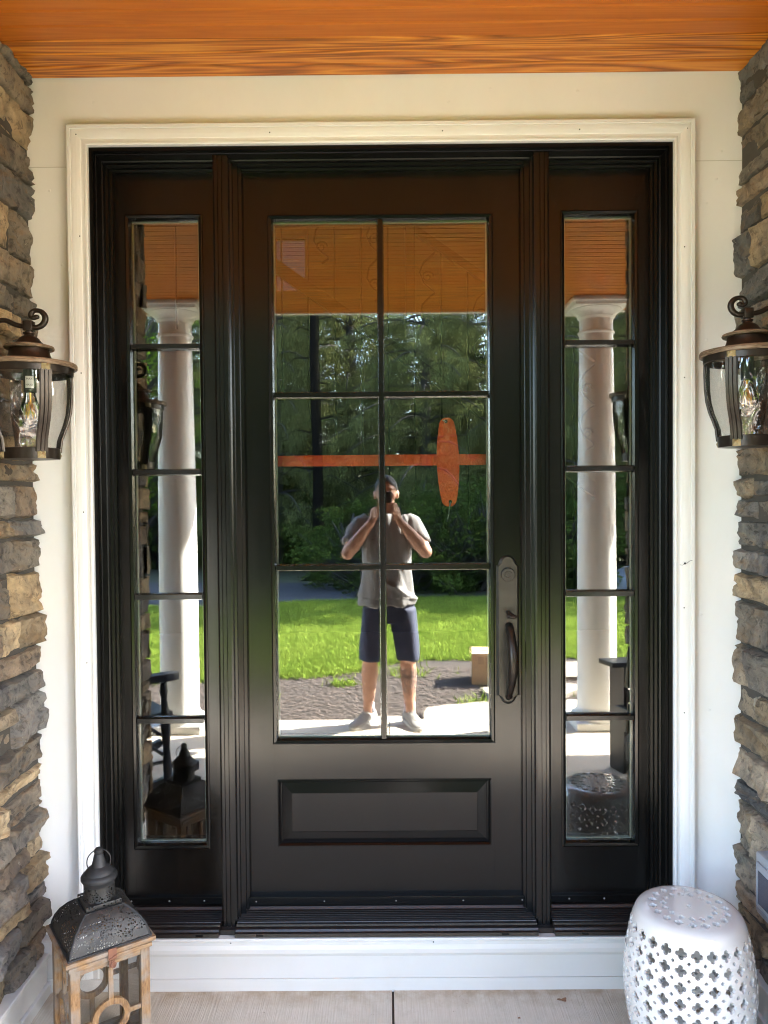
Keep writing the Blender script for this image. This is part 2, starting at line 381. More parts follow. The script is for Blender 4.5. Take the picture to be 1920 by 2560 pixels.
# mulch bed
M_mulch, nt, b = mat('mulch'); v = coords(nt)
f = noi(nt, v, 45, 8, .8)
L(nt, ramp(nt, f, [(.3, (.018, .013, .010)), (.55, (.05, .037, .029)), (.75, (.11, .085, .07))]), b.inputs['Base Color']); b.inputs['Roughness'].default_value = .95; bump(nt, b, f, 1, .03)
m = MB()
for i in range(120):
    xa = -14 + 28 * i / 120; xb = -14 + 28 * (i + 1) / 120
    m.add([(xa, bed_edge(xa) - .01, GZ - .004), (xb, bed_edge(xb) - .01, GZ - .004), (xb, -2.6, GZ - .004), (xa, -2.6, GZ - .004)], [(0, 1, 2, 3)])
tag(m.build('mulch_bed', M_mulch, weld=.001), kind='structure')
M_chip = simple('wood_chips', (.085, .062, .05), .9, .9, 30)
n = 26000
X = rng.uniform(-3.2, 3.6, n); Y = rng.uniform(-5.0, -2.9, n); ok = Y > np.interp(X, np.linspace(-6, 6, 400), be) - .02
P = np.stack([X[ok], Y[ok], GZ + rng.uniform(0, .010, ok.sum())], 1)
scatter_tris('mulch_chips', P, .035, .007, M_chip, .4, 'brown shredded mulch chips covering the planting bed', 'mulch', rng, flat=True)
# flagstones
M_flag = simple('flagstone', (.22, .19, .155), .8, .4, 7, bmp=.6, bscale=14)
fl = [[(.22, -3.0), (1.0, -2.92), (1.25, -3.3), (.75, -3.62), (.3, -3.45)], [(1.1, -2.95), (2.1, -2.93), (2.25, -3.5), (1.45, -3.65), (1.32, -3.3)],
      [(.85, -3.72), (1.4, -3.75), (1.75, -4.1), (1.2, -4.3), (.8, -4.05)], [(1.55, -3.75), (2.5, -3.6), (2.7, -4.2), (1.9, -4.35)], [(1.3, -4.4), (2.1, -4.45), (2.2, -5.0), (1.5, -5.05)],
      [(-.35, -2.95), (.12, -2.97), (.18, -3.2), (-.15, -3.22)]]
for k, q in enumerate(fl):
    pts = []
    for i in range(len(q)):
        a, b_ = Vector(q[i]), Vector(q[(i + 1) % len(q)])
        for t in range(6):
            p = a.lerp(b_, t / 6); pts.append((p.x + .03 * noise.noise((p.x * 4, p.y * 4, k)), p.y + .03 * noise.noise((p.x * 4, p.y * 4, k + 9))))
    nn = len(pts); m = MB(); m.add([(x, y, GZ + .034) for x, y in pts] + [(x, y, GZ - .05) for x, y in pts], [tuple(range(nn))] + [(i, i + nn, (i + 1) % nn + nn, (i + 1) % nn) for i in range(nn)])
    o = m.build('flagstone', M_flag); tag(o, 'irregular grey tan flagstone ' + ['nearest the porch slab behind the photographer', 'under the right column with a long straight porch edge', 'directly below the cardboard box', 'wide one to the right of the box', 'farthest out towards the lawn', 'small sliver left of the others'][k], 'flagstone', 'flagstones of the garden path')
# driveway
M_asph = simple('asphalt', (.026, .028, .034), .9, .2, 40, bmp=.4)
m = MB().add([(-30, -14.8, GZ - .004), (-.2, -12.3, GZ - .004), (-.6, -10.0, GZ - .004), (-2, -9.6, GZ - .004), (-30, -10.4, GZ - .004)], [(0, 1, 2, 3, 4)])
tag(m.build('driveway', M_asph), kind='structure')

# ------------------------------------------------------------------ entry wall, casing, frame
m = MB(); XL, XR = -1.30, 1.30
ox0, ox1, oz1 = XC - .90, XC + .90, 2.628
m.box(XL, ox0, YW, .12, -.02, CEIL + .05).box(ox1, XR, YW, .12, -.02, CEIL + .05).box(ox0, ox1, YW, .12, oz1, CEIL + .05)
wall = m.build('entry_wall', M_wall); tag(wall, 'cream white flat wall panel surrounding the black front door', 'wall')
m = MB()
for x0, x1 in ((XL + .1, XC - .965), (XC + .965, XR - .1)): m.box(x0, x1, YW - .0012, YW - .0005, 2.571, 2.5722)
m.box(XC - .03 * 0 + .0, .0012, YW - .0012, YW - .0005, .0, .001)
m.build('panel_seam', M_crack, wall)
for (x, z) in [(-1.04, 2.50), (-1.005, 2.27), (1.03, 2.515), (1.0, 2.44), (1.045, 2.60), (.985, 1.16), (1.01, .86), (-.9, 2.77), (.33, 2.80), (.6, 2.79), (1.0, 2.02), (-1.0, 1.52), (.2, 2.76)]:
    MB().ball((x, YW - .0006, z), (.0045, .0012, .0045), 8, 5).build('nail_head', M_wall, wall)
# casing: legs to the floor and a mitred head
cw = [(0, YW), (0, -.142), (.003, -.1445), (.008, -.1445), (.0095, -.142), (.019, -.142), (.0205, -.1435), (.024, -.1445), (.032, -.1465), (.040, -.1475), (.046, -.1475), (.049, -.1465), (.050, -.1495), (.060, -.1495), (.062, -.147), (.062, YW)]
m = MB(); m.frame(XC - .903, XC + .903, 0, 2.6285, cw, closed=False, zb=-.005)
casing = m.build('door_casing', M_trim); tag(casing, 'white moulded casing with mitred corners framing the black door unit', 'door casing')
for (x, z) in [(-.945, 2.660), (-.35, 2.660), (.18, 2.660), (.60, 2.660), (.93, 2.660), (.921, 1.90), (-.941, 1.93), (-.941, 1.50), (.921, .86), (.9205, 1.188), (-.9385, 1.03), (-.9385, 2.35), (.921, 2.3)]:
    MB().ball((x, -.1465, z), (.0022, .0015, .0022), 8, 5).build('nail_head', M_ink, casing)
MB().tube([(.905, -.151, 1.322), (.913, -.1525, 1.321), (.921, -.153, 1.326), (.928, -.152, 1.3275), (.936, -.151, 1.334), (.944, -.1505, 1.335)], .0007, 5).build('loose_thread', M_ink, casing)
MB().ball((.9215, -.150, 1.326), (.0035, .002, .0035), 8, 5).build('nail_head', M_ink, casing)
# apron board under the threshold
m = MB()
prof = [(-.11, .175), (-.152, .175), (-.154, .172), (-.154, .166), (-.149, .162), (-.149, .150), (-.154, .137), (-.154, .124), (-.150, .112), (-.150, .107), (-.144, .1055), (-.144, .032), (-.151, .030), (-.151, fz(-.15) - .004), (-.11, fz(-.15) - .004)]
prof = [(a_, b_ - .017 + (.175 - b_) / .175 * .017 if b_ > .03 else b_) for a_, b_ in prof]
vs = [(x, y, z) for x in (XC - 1.13, XC + 1.14) for y, z in prof]; k = len(prof)
m.add(vs, [(i, i + 1, i + 1 + k, i + k) for i in range(k - 1)] + [tuple(range(k)), tuple(range(2 * k - 1, k - 1, -1))])
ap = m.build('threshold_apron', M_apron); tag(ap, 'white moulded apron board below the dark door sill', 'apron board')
for (x, z) in [(-.50, .145), (.135, .145), (.78, .145)]: MB().ball((x, -.1515, z), (.0022, .0015, .0022), 8, 5).build('nail_head', M_ink, ap)
# frame
df = thing('door_frame', (0, 0, 0), 'black painted door frame with two grooved mullions', 'door frame')
m = MB()
# jambs and head: stepped section running inwards
st = [(.004, YW + .003), (0, -.128), (-.002, -.130), (-.012, -.130), (-.014, -.126), (-.014, -.112), (-.016, -.110), (-.017, -.070), (-.021, -.068), (-.022, -.052), (-.030, -.050), (-.031, -.036), (-.038, -.034), (-.038, .03)]
m.frame(XC - .903, XC + .903, 0, 2.628, [(d, y) for d, y in st], closed=False, zb=.155)
m.build('jamb', M_jamb, df)
def mullion(cx, inner):
    """grooved post; inner = direction towards the door"""
    m = MB(); pr = [(-.0345, .03), (-.0345, -.055), (-.030, -.057), (-.030, -.078), (-.0235, -.080), (-.0235, -.108), (-.018, -.110), (-.0095, -.110), (-.0085, -.1065), (-.0060, -.1065), (-.005, -.110),
                    (.004, -.110), (.005, -.1065), (.0075, -.1065), (.0085, -.110), (.018, -.110), (.0235, -.108), (.0235, -.080), (.030, -.078), (.030, -.060), (.044, -.057), (.044, -.040), (.053, -.038), (.053, .03)]
    n = len(pr); vs = [(cx + x * inner, y, z) for z in (.158, 2.610) for x, y in pr]
    m.add(vs, [(i, i + 1, i + 1 + n, i + n) for i in range(n - 1)] + [tuple(range(n))])
    m.build('mullion', M_black, df)
mullion(XC - .501, 1); mullion(XC + .501, -1)
# sill
sl_ = thing('door_sill', (0, 0, 0), 'dark bronze ribbed threshold running under door and both sidelights', 'door sill')
m = MB()
pr = [(-.115, .170), (-.150, .1765), (-.152, .178), (-.150, .188), (-.142, .190), (-.138, .1955), (-.124, .197), (-.122, .2025), (-.112, .203), (-.110, .2005)]
y = -.108
while y < -.045: pr += [(y, .2035), (y + .007, .2035), (y + .008, .2005), (y + .0095, .2005)]; y += .0105
pr += [(-.040, .206), (-.034, .213), (-.02, .214), (.03, .214), (.03, .16), (-.115, .16)]
pr = [(a_, b_ - .0155) for a_, b_ in pr]; k = len(pr)
for x0, x1 in ((XC - .900, XC - .528), (XC - .476, XC + .476), (XC + .528, XC + .900)):
    m.add([(x, y, z) for x in (x0, x1) for y, z in pr], [(i, (i + 1) % k, (i + 1) % k + k, i + k) for i in range(k)] + [tuple(range(k)), tuple(range(2 * k - 1, k - 1, -1))])
m.box(XC - .528, XC - .476, -.130, 0, .150, .174).box(XC + .476, XC + .528, -.130, 0, .150, .174)
m.build('sill_tread', M_sill, sl_)
for x in (-.61, -.42, .35, .60): MB().box(x, x + .022, -.1525, -.149, .1655, .1705).build('weep_cover', M_black, sl_)

# ------------------------------------------------------------------ sashes
def sash(parent, x0, x1, z0, z1, gx0, gx1, gz0, gz1, cols, rows, tilt, panel=None, rail_z=None):
    """slab with glazing beads, bars and a double-glazed pane. returns nothing; all parented"""
    yf, yb = -.020, .028; m = MB()
    m.box(x0, gx0, yf, yb, z0, z1).box(gx1, x1, yf, yb, z0, z1)
    jy = yf + .0007
    m.box(gx0, gx1, jy, yb, gz1, z1)
    if panel:
        px0, px1, pz0, pz1 = panel
        m.box(gx0, gx1, jy, yb, pz1, gz0).box(gx0, gx1, jy, yb, z0, pz0)
        if px0 > gx0 + 1e-4: m.box(gx0, px0, jy, yb, pz0, pz1)
        if px1 < gx1 - 1e-4: m.box(px1, gx1, jy, yb, pz0, pz1)
    else: m.box(gx0, gx1, jy, yb, z0, gz0)
    m.build('slab', M_black, parent)
    if panel:
        m = MB(); w = px1 - px0
        m.frame(px0, px1, pz0, pz1, [(0, -.0205), (0, -.0235), (-.004, -.0245), (-.009, -.018), (-.010, -.008), (-.012, -.008), (-.046, -.0165), (-.0465, -.015), (-.048, -.015)])
        m.box(px0 + .048, px1 - .048, -.0158, .0, pz0 + .048, pz1 - .048)
        m.build('raised_panel', M_black, parent)
    # glazing bead round the opening
    m = MB(); m.frame(gx0 + .012, gx1 - .012, gz0 + .012, gz1 - .012, [(.016, -.0205), (.016, -.0245), (.012, -.026), (.004, -.024), (.0, -.010), (0, 0.001)])
    m.build('glazing_bead', M_black, parent)
    # bars
    hx = .0075
    def bar_v(x, a, b_): MB().add([(x + dx, y, z) for z in (a, b_) for dx, y in ((-.0115, -.001), (-.0105, -.010), (-hx, -.024), (hx, -.024), (.0105, -.010), (.0115, -.001))], [(i, i + 1, i + 7, i + 6) for i in range(5)]).build('glazing_bar', M_black, parent)
    def bar_h(z, a, b_): MB().add([(x, y, z + dz) for x in (a, b_) for dz, y in ((-.0115, -.001), (-.0105, -.010), (-hx, -.0235), (hx, -.0235), (.0105, -.010), (.0115, -.001))], [(i, i + 1, i + 7, i + 6) for i in range(5)]).build('glazing_bar', M_black, parent)
    ix0, ix1, iz0, iz1 = gx0 + .012, gx1 - .012, gz0 + .012, gz1 - .012
    for c_ in range(1, cols): bar_v(ix0 + (ix1 - ix0) * c_ / cols, iz0, iz1)
    for r_ in range(1, rows): bar_h(iz0 + (iz1 - iz0) * r_ / rows, ix0, ix1)
    # double glazing: two sheets; the inner one leans a hair
    m = MB(); m.add([(ix0 - .004, .001, iz0 - .004), (ix1 + .004, .001, iz0 - .004), (ix1 + .004, .001, iz1 + .004), (ix0 - .004, .001, iz1 + .004)], [(0, 1, 2, 3)])
    p = m.build('pane', M_glass_a, parent)
    w = (ix1 - ix0) / 2; t = tilt; y = .016
    m = MB(); m.add([(ix0 - .004, y - t * w, iz0 - .004), (ix1 + .004, y + t * w, iz0 - .004), (ix1 + .004, y + t * w + .0008, iz1 + .004), (ix0 - .004, y - t * w + .0008, iz1 + .004)], [(0, 1, 2, 3)])
    m.build('inner_pane', M_glass_b, parent)
    m = MB(); m.frame(ix0, ix1, iz0, iz1, [(0, .003), (-.0045, .003), (-.0045, .0125), (0, .0125)]); m.build('spacer', M_spacer, parent)
    m = MB(); m.frame(ix0, ix1, iz0, iz1, [(.006, .019), (0, .021), (0, .045), (.02, .047), (.03, .03)]); m.build('inside_bead', M_black, parent)
XD = XC - .004
door = thing('front_door', (0, 0, 0), 'tall black front door with six glass lights and a raised lower panel', 'door')
sash(door, XC - .463, XC + .463, .206, 2.594, XD - .3605, XD + .3605, .734, 2.448, 2, 3, .0022, panel=(XD - .3515, XD + .3515, .390, .6105))
m = MB(); m.box(XC - .452, XC + .452, -.040, -.018, .202, .231, .002).box(XC - .46, XC + .46, -.030, -.012, .1995, .2025)
sw = m.build('door_sweep', M_black, door)
M_screw = simple('screw', (.32, .32, .32), .4, metal=.8)
for x in (-.438, -.215, .02, .24, .433): MB().ball((x, -.0405, .217), (.0026, .002, .0023), 10, 6).build('screw', M_screw, sw)
for sgn, lab in ((-1, 'left narrow black sidelight with five panes, beside the tall wood lantern'), (1, 'right narrow black sidelight with five panes, behind the white garden stool')):
    s_ = thing('sidelight', (0, 0, 0), lab, 'sidelight', 'sidelights flanking the door')
    xa, xb = sorted((XC + sgn * .535, XC + sgn * .872)); ga, gb = sorted((XC + sgn * .583, XC + sgn * .8265))
    sash(s_, xa, xb, .206, 2.594, ga, gb, .388, 2.455, 1, 5, .0022 * sgn * -1)
    m = MB(); m.box(xa, xb, -.030, -.018, .202, .227, .002); m.build('bottom_strip', M_black, s_)
    for x in (.60, .715, .84): MB().ball((XC + sgn * x, -.0305, .215), (.003, .002, .003), 10, 6).build('screw', M_screw, s_)
# handle set
hs = bpy.data.objects.new('handle_set', None); link(hs, door); hs.location = (.3925, -.020, 0)
M_plate = simple('satin_plate', (.055, .05, .044), .42, .3, 30, metal=.7, spec=.6, bmp=.08)
def arch(w, zt, zb, inset=0):
    w2 = w - inset; r = .0285 - inset; pts = []
    zt2 = zt - inset * .2; zs = zt - .033
    pts += [(w2, zs - inset * .3), (w2 * .86, zs + .001)]
    for k in range(0, 13): a = math.pi * (.10 + .8 * k / 12); pts.append((r * math.cos(a) * 1.02, zs + .002 - inset * .4 + (zt2 - zs - .002) * math.sin(a) ** .9))
    pts += [(-w2 * .86, zs + .001), (-w2, zs - inset * .3)]
    zc = zb + .028
    pts += [(-w2, zc + inset * .3), (-w2 * .8, zc)]
    for k in range(0, 13): a = math.pi * (1.10 + .8 * k / 12); pts.append((r * math.cos(a) * .9, zc - .002 + inset * .4 + (zc - zb - .002 - inset * .8) * math.sin(a)))
    pts += [(w2 * .8, zc), (w2, zc + inset * .3)]
    return pts
m = MB(); o1 = arch(.0375, 1.345, .858); o2 = arch(.0375, 1.345, .858, .0075); n = len(o1)
vs = [(x, 0.001, z) for x, z in o1] + [(x, -.003, z) for x, z in o1] + [(x, -.0095, z) for x, z in o2]
m.add(vs, [tuple(range(2 * n, 3 * n))] + [(i + a, (i + 1) % n + a, (i + 1) % n + a + n, i + a + n) for a in (0, n) for i in range(n)])
m.build('backplate', M_plate, hs)
m = MB(); Mx = Matrix.Translation((0, -.010, 1.283)) @ Matrix.Rotation(R(90), 4, 'X')
m.lathe([(.0225, -.001), (.0225, .006), (.0215, .008), (.0195, .0085), (.019, .0075), (.0125, .0075), (.012, .0095), (.0085, .0095), (.008, .0085), (.0001, .0085)], 40, M=Mx)
m.build('lock_cylinder', M_plate, hs, auto=30)
m = MB(); m.box(-.0012, .0012, -.0205, -.0182, 1.277, 1.289).box(-.003, .003, -.0204, -.0182, 1.2765, 1.2795); m.build('keyhole', M_ink, hs)
m = MB(); m.tube([(0, -.006, 1.160), (.001, -.022, 1.160), (.003, -.036, 1.156), (.006, -.046, 1.152)], [.009, .008, .012, .014], 12, flat=.45, up=(1, 0, 0)); m.tube([(-.001, -.02, 1.158), (-.001, -.024, 1.142)], .0035, 8); m.ball((.009, -.050, 1.1515), (.015, .008, .0065))
m.build('thumb_latch', M_bronze, hs, smooth=True)
m = MB(); pts = []; rad = []
for k in range(25):
    t = k / 24; z = 1.116 - t * .236
    yy = -.008 - .058 * math.sin(math.pi * min(1, max(0, t * 1.02))) ** .62 if t < .98 else -.008
    pts.append((.003 + .006 * math.sin(t * 3.0) - .004 * t, yy, z)); rad.append(.0135 * (1 + .35 * math.sin(math.pi * t * .9) ** 2 * (1 if t < .55 else 1)) * (1 - .42 * max(0, (t - .35) / .65)) if t < .9 else .0095)
m.tube(pts, rad, 16, up=(1, 0, 0)); m.ball((.001, -.015, .885), (.012, .012, .009))
m.build('pull_grip', M_bronze, hs, smooth=True)
# orange strap and tag behind the glass
M_or, nt, b = mat('orange_vinyl'); f = noi(nt, coords(nt, (1, 1, 1.6)), 22, 5, .7)
L(nt, ramp(nt, f, [(.3, (.78, .085, .004)), (.7, (.92, .13, .008))]), b.inputs['Base Color']); b.inputs['Roughness'].default_value = .5
m = MB(); vs = []
for i in range(61):
    x = -.40 + .80 * i / 60; zc = 1.662 - .0 * x; w = .019 - .0015 * (abs(x) * 2); yy = .062 + .002 * noise.noise((x * 9, 0, 0))
    for s_, dy in ((-1, 0), (-.8, -.0015), (.8, -.0015), (1, 0)): vs.append((x, yy + dy, zc + s_ * w))
m.add(vs, [(4 * i + j, 4 * i + 4 + j, 4 * i + 5 + j, 4 * i + 1 + j) for i in range(60) for j in range(3)])
o = m.build('strap', M_or, smooth=True); tag(o, 'flat orange strap stretched across the inside of the door glass', 'strap')
m = MB(); pts = []
zz_ = [-1 + .0 + 2 * k / 40 for k in range(41)]
def tagw(z): w_ = .0375 - .0165 * abs(z) ** 2.0; return w_ * (1 if abs(z) < .86 else math.sqrt(max(0, 1 - ((abs(z) - .86) / .14) ** 2)) ** .8)
zz_ = sorted(set(zz_ + [-.98, -.93, -.89, .89, .93, .98, .995, -.995]))
pts = [(tagw(z), z * .149) for z in zz_ if abs(z) < 1] + [(-tagw(z), z * .149) for z in reversed(zz_) if abs(z) < 1]
m.prism(pts, .046, .050, M=Matrix.Translation((.206, 0, 1.6535)) @ Matrix.Rotation(R(-1.5), 4, 'Y'))
o = m.build('hang_tag', M_or, bevel=.001); tag(o, 'long rounded orange tag hanging upright in front of the orange strap', 'tag')
for (x, z) in ((.2, 1.789), (.213, 1.521)): MB().lathe([(.006, -.001), (.006, .002), (.0001, .002)], 14, M=Matrix.Translation((x, .0455, z)) @ Matrix.Rotation(R(90), 4, 'X')).build('eyelet', M_ink, o)
MB().tube([(.213, .044, 1.521), (.208, .042, 1.49), (.204, .044, 1.462), (.201, .05, 1.455)], .0022, 6).build('wire_hook', M_screw, o)
MB().tube([(.2, .044, 1.789), (.188, .042, 1.793)], .0018, 6).build('wire_hook', M_screw, o)
# ------------------------------------------------------------------ porch ceiling and roof
YE = -2.97
ceil = thing('porch_ceiling', (0, 0, 0), 'orange stained cedar board ceiling over the porch with a white outer trim', 'ceiling')
m = MB(); y = YW + .0; k = 0; rc = random.Random(5)
while y > YE:
    y2 = max(y - .0665, YE); gy = .0042
    s = 0.85 if k in (0, 1, 2) else (.12 if k < 7 else rc.choice([.2, .5, .8, .9, .6]))
    m.col = (s, rc.random(), rc.random())
    x = -6.0
    cuts = [-6, 7] if k < 6 else sorted([-6, 7, rc.uniform(-3, 0), rc.uniform(.5, 4)])
    for a, b_ in zip(cuts[:-1], cuts[1:]):
        m.col = (s, rc.random(), rc.random())
        pr = [(y - .0004, CEIL + .011), (y - gy, CEIL + .007), (y - gy - .003, CEIL), (y2 + .004, CEIL), (y2 + .0012, CEIL + .006), (y2 + .0012, CEIL + .011)]
        m.add([(xx, p, q) for xx in (a, b_ - .0006) for p, q in pr], [(i, i + 1, i + 7, i + 6) for i in range(5)])
    y = y2; k += 1
# soffit behind boards
m.build('board_ceiling', M_wood, ceil, color=True)
m = MB(); m.box(-6, 7, YE - .02, .3, CEIL + .010, CEIL + .05); m.build('ceiling_backing', M_soil, ceil)
m = MB(); m.box(-6, 7, YE - .035, YE, CEIL - .006, CEIL + .16, .004); m.box(-6, 7, -3.36, YE - .035, CEIL + .13, CEIL + .16).box(-6, 7, -3.38, -3.36, CEIL + .125, CEIL + .30)
m.build('edge_trim', M_trim, ceil)
m = MB(); m.add([(-6, -3.4, CEIL + .3), (7, -3.4, CEIL + .3), (7, .6, CEIL + 1.3), (-6, .6, CEIL + 1.3), (-6, -3.4, CEIL + .17), (7, -3.4, CEIL + .17), (7, .6, CEIL + .2), (-6, .6, CEIL + .2)], [(0, 1, 2, 3), (4, 5, 6, 7), (0, 4, 5, 1), (1, 5, 6, 2), (2, 6, 7, 3), (3, 7, 4, 0)])
o = m.build('porch_roof', simple('roof_shingle', (.06, .055, .05), .9, .4, 30)); tag(o, 'low pitched dark shingle roof above the porch ceiling', 'roof')

# ------------------------------------------------------------------ stone returns
PAL = [tuple(min(.6, x * 1.30) for x in c) for c in [(.30, .235, .155), (.25, .205, .15), (.185, .165, .14), (.15, .145, .14), (.125, .122, .12), (.33, .25, .15), (.22, .17, .125), (.26, .215, .165), (.17, .15, .125), (.36, .28, .18)]]
def stone_side(sgn, edges, name, label, seed):
    rs = random.Random(seed); st = MB(); mo = MB()
    X0 = sgn * 1.135
    rows = [CEIL + .01] + edges + [.118]
    rows = sorted(set(round(r, 4) for r in rows), reverse=True)
    while rows[-2] < .14: rows.pop(-2)
    def stone(u0, u1, z0, z1, P, prot, col, tilt):
        """P(u,z,p) maps wall coords to world"""
        cs = .0085; nu = max(4, int((u1 - u0) / cs)); nz = max(4, int((z1 - z0) / cs))
        vs = []; sd_ = rs.random() * 90
        su, sz = (u1 - u0), (z1 - z0)
        for j in range(nz + 1):
            for i in range(nu + 1):
                a, b_ = i / nu, j / nz
                u = u0 + su * a; z = z0 + sz * b_
                ea = min(a, 1 - a) * su; eb = min(b_, 1 - b_) * sz; e = min(ea, eb)
                r = .0065
                fall = 0 if e >= r else (1 - math.sqrt(max(0, 1 - ((r - e) / r) ** 2)))
                nn = noise.fractal((u * 8 + sd_, z * 13, sd_), .75, 2.2, 6) * .0125 + noise.noise((u * 40 + sd_, z * 70, 3)) * .0042
                rid = abs(noise.noise((u * 4 + sd_, z * 16, 7.7))) ; nn -= (.012 if rid < .06 else 0) * (1 - rid / .06 if rid < .06 else 0)
                cw = noise.noise((u * 5 + sd_, 4.4, sd_)) * .012 * (1 if 0 < 1 else 0)
                jitz = noise.noise((u * 9, sd_, b_ * 2)) * .010 * (abs(b_ - .5) * 2) ** 2
                jitu = noise.noise((sd_, z * 11, a * 2)) * .010 * (abs(a - .5) * 2) ** 2
                p = prot + nn + tilt[0] * (a - .5) + tilt[1] * (b_ - .5) - fall * .026
                vs.append(P(u + jitu, z + jitz, p))
        fs = [(j * (nu + 1) + i, j * (nu + 1) + i + 1, (j + 1) * (nu + 1) + i + 1, (j + 1) * (nu + 1) + i) for j in range(nz) for i in range(nu)]
        # skirts back to the wall
        base = len(vs); per = [i for i in range(nu + 1)] + [j * (nu + 1) + nu for j in range(1, nz + 1)] + [nz * (nu + 1) + i for i in range(nu - 1, -1, -1)] + [j * (nu + 1) for j in range(nz - 1, 0, -1)]
        back = []
        for q in per:
            a = (q % (nu + 1)) / nu; b_ = (q // (nu + 1)) / nz
            back.append(P(u0 + su * (.5 + (a - .5) * .97), z0 + sz * (.5 + (b_ - .5) * .95), .0))
        vs += back; n = len(per)
        fs += [(per[i], per[(i + 1) % n], base + (i + 1) % n, base + i) for i in range(n)]
        st.col = col; st.add(vs, fs)
    Ps = lambda u, z, p: (X0 - sgn * p, -u, z)                 # return wall, u = distance from the entry wall
    Pf = lambda u, z, p: (sgn * (1.105 + u), -.955 - p + 0.0, z)   # street side face
    D = .965
    for r in range(len(rows) - 1):
        z1, z0 = rows[r], rows[r + 1]
        if z1 - z0 < .02: continue
        u = .105
        first = True; last = None
        while u < D - .001:
            h = z1 - z0
            L_ = rs.uniform(.10, .34) if h < .13 else rs.uniform(.09, .26)
            u2 = u + L_
            if D - u2 < .09: u2 = D
            col = rs.choice([c for c in PAL if c != last]); last = col; k = rs.uniform(.72, 1.3); col = tuple(x * k for x in col)
            prot = rs.uniform(.032, .056) + (sgn > 0) * -.002
            g = .0019
            if u > .12 and rs.random() < .28:
                stone(u - .0055, u + .0055, z0 + .01 + rs.random() * .02, z1 - .006, Ps, rs.uniform(.028, .036), (.50, .45, .36), (0, 0))
            # occasionally split tall stones in two
            if h > .12 and rs.random() < .1:
                zm = z0 + h * rs.uniform(.38, .62)
                stone(u + g, u2 - g, zm + g, z1 - g, Ps, prot, col, (rs.uniform(-.014, .014), rs.uniform(-.012, .012)))
                col2 = rs.choice(PAL); stone(u + g, u2 - g, z0 + g, zm - g, Ps, rs.uniform(.03, .055), col2, (rs.uniform(-.014, .014), rs.uniform(-.012, .012)))
            else:
                stone(u + g, u2 - g, z0 + g, z1 - g, Ps, prot, col, (rs.uniform(-.02, .02), rs.uniform(-.014, .014)))
            u = u2
            first = False
        u = -.02 + 0 * r
        while u < .85:
            u2 = u + rs.uniform(.14, .40)
            if .85 - u2 < .1: u2 = .85
            col = rs.choice(PAL); stone(u + .003, u2 - .003, z0 + .003, z1 - .003, Pf, rs.uniform(.03, .055), col, (rs.uniform(-.01, .01), rs.uniform(-.01, .01)))
            u = u2
    w = thing(name, (0, 0, 0), label, 'stone wall')
    st.build('stone_face', M_stone, w, auto=50, color=True)
    xa, xb = sorted((sgn * 1.109, sgn * 2.0)); mo.box(xa, xb, -.968, -.11, -.05, CEIL + .01)
    # smeared pale mortar between stones
    mo.build('mortar_core', M_mortar, w)
    return w
pl = [199, 270, 365, 452, 544, 655, 742, 800, 862, 925, 1010, 1090, 1155, 1211, 1296, 1344, 1427, 1537, 1617, 1674, 1735, 1843, 1917, 1958, 2030, 2092, 2141, 2217, 2262, 2330, 2400]
pr_ = [253, 329, 402, 455, 509, 579, 690, 770, 850, 930, 1010, 1114, 1195, 1244, 1296, 1370, 1431, 1500, 1609, 1717, 1791, 1870, 1952, 2004, 2121, 2210, 2266, 2330, 2400]
LW = stone_side(-1, [zpx(100, p, 2.36) for p in pl], 'stone_wall', 'left stacked ledgestone return wall behind the wood lantern', 11)
RW = stone_side(1, [zpx(1840, p, 2.36) for p in pr_], 'stone_wall', 'right stacked ledgestone return wall carrying the grey outlet cover', 23)
# white skirt boards under the stone
for sgn, lab in ((-1, 'white skirt board under the left stone wall'), (1, 'white skirt board under the right stone wall')):
    m = MB(); xa, xb = sorted((sgn * 1.078, sgn * 1.13)); m.box(xa, xb, -.955, -.15, fz(-.9) - .01, .10, .003)
    xa, xb = sorted((sgn * 1.070, sgn * 1.13)); m.box(xa, xb, -.958, -.15, .10, .118, .003)
    xa, xb = sorted((sgn * 1.066, sgn * 1.08)); m.box(xa, xb, -.952, -.15, fz(-.9) - .01, .026, .003)
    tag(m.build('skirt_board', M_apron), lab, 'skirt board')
# house front to both sides
M_siding = simple('grey_siding', (.30, .33, .36), .6, .08, 8)
for sgn, lab in ((-1, 'grey lap siding wall running left from the stone pier'), (1, 'grey lap siding wall running right from the stone pier')):
    m = MB(); x0, x1 = sgn * 1.95, sgn * 6.5
    for i in range(15):
        z = i * .195 - .02
        m.add([(x0, -.93, z), (x1, -.93, z), (x1, -.905, z + .195), (x0, -.905, z + .195), (x1, -.90, z), (x0, -.90, z)], [(0, 1, 2, 3), (0, 5, 4, 1)])
    xa, xb = sorted((x0, x1)); m.box(xa, xb, -.90, .1, -.05, CEIL + .2)
    tag(m.build('siding_wall', M_siding), lab, 'wall')

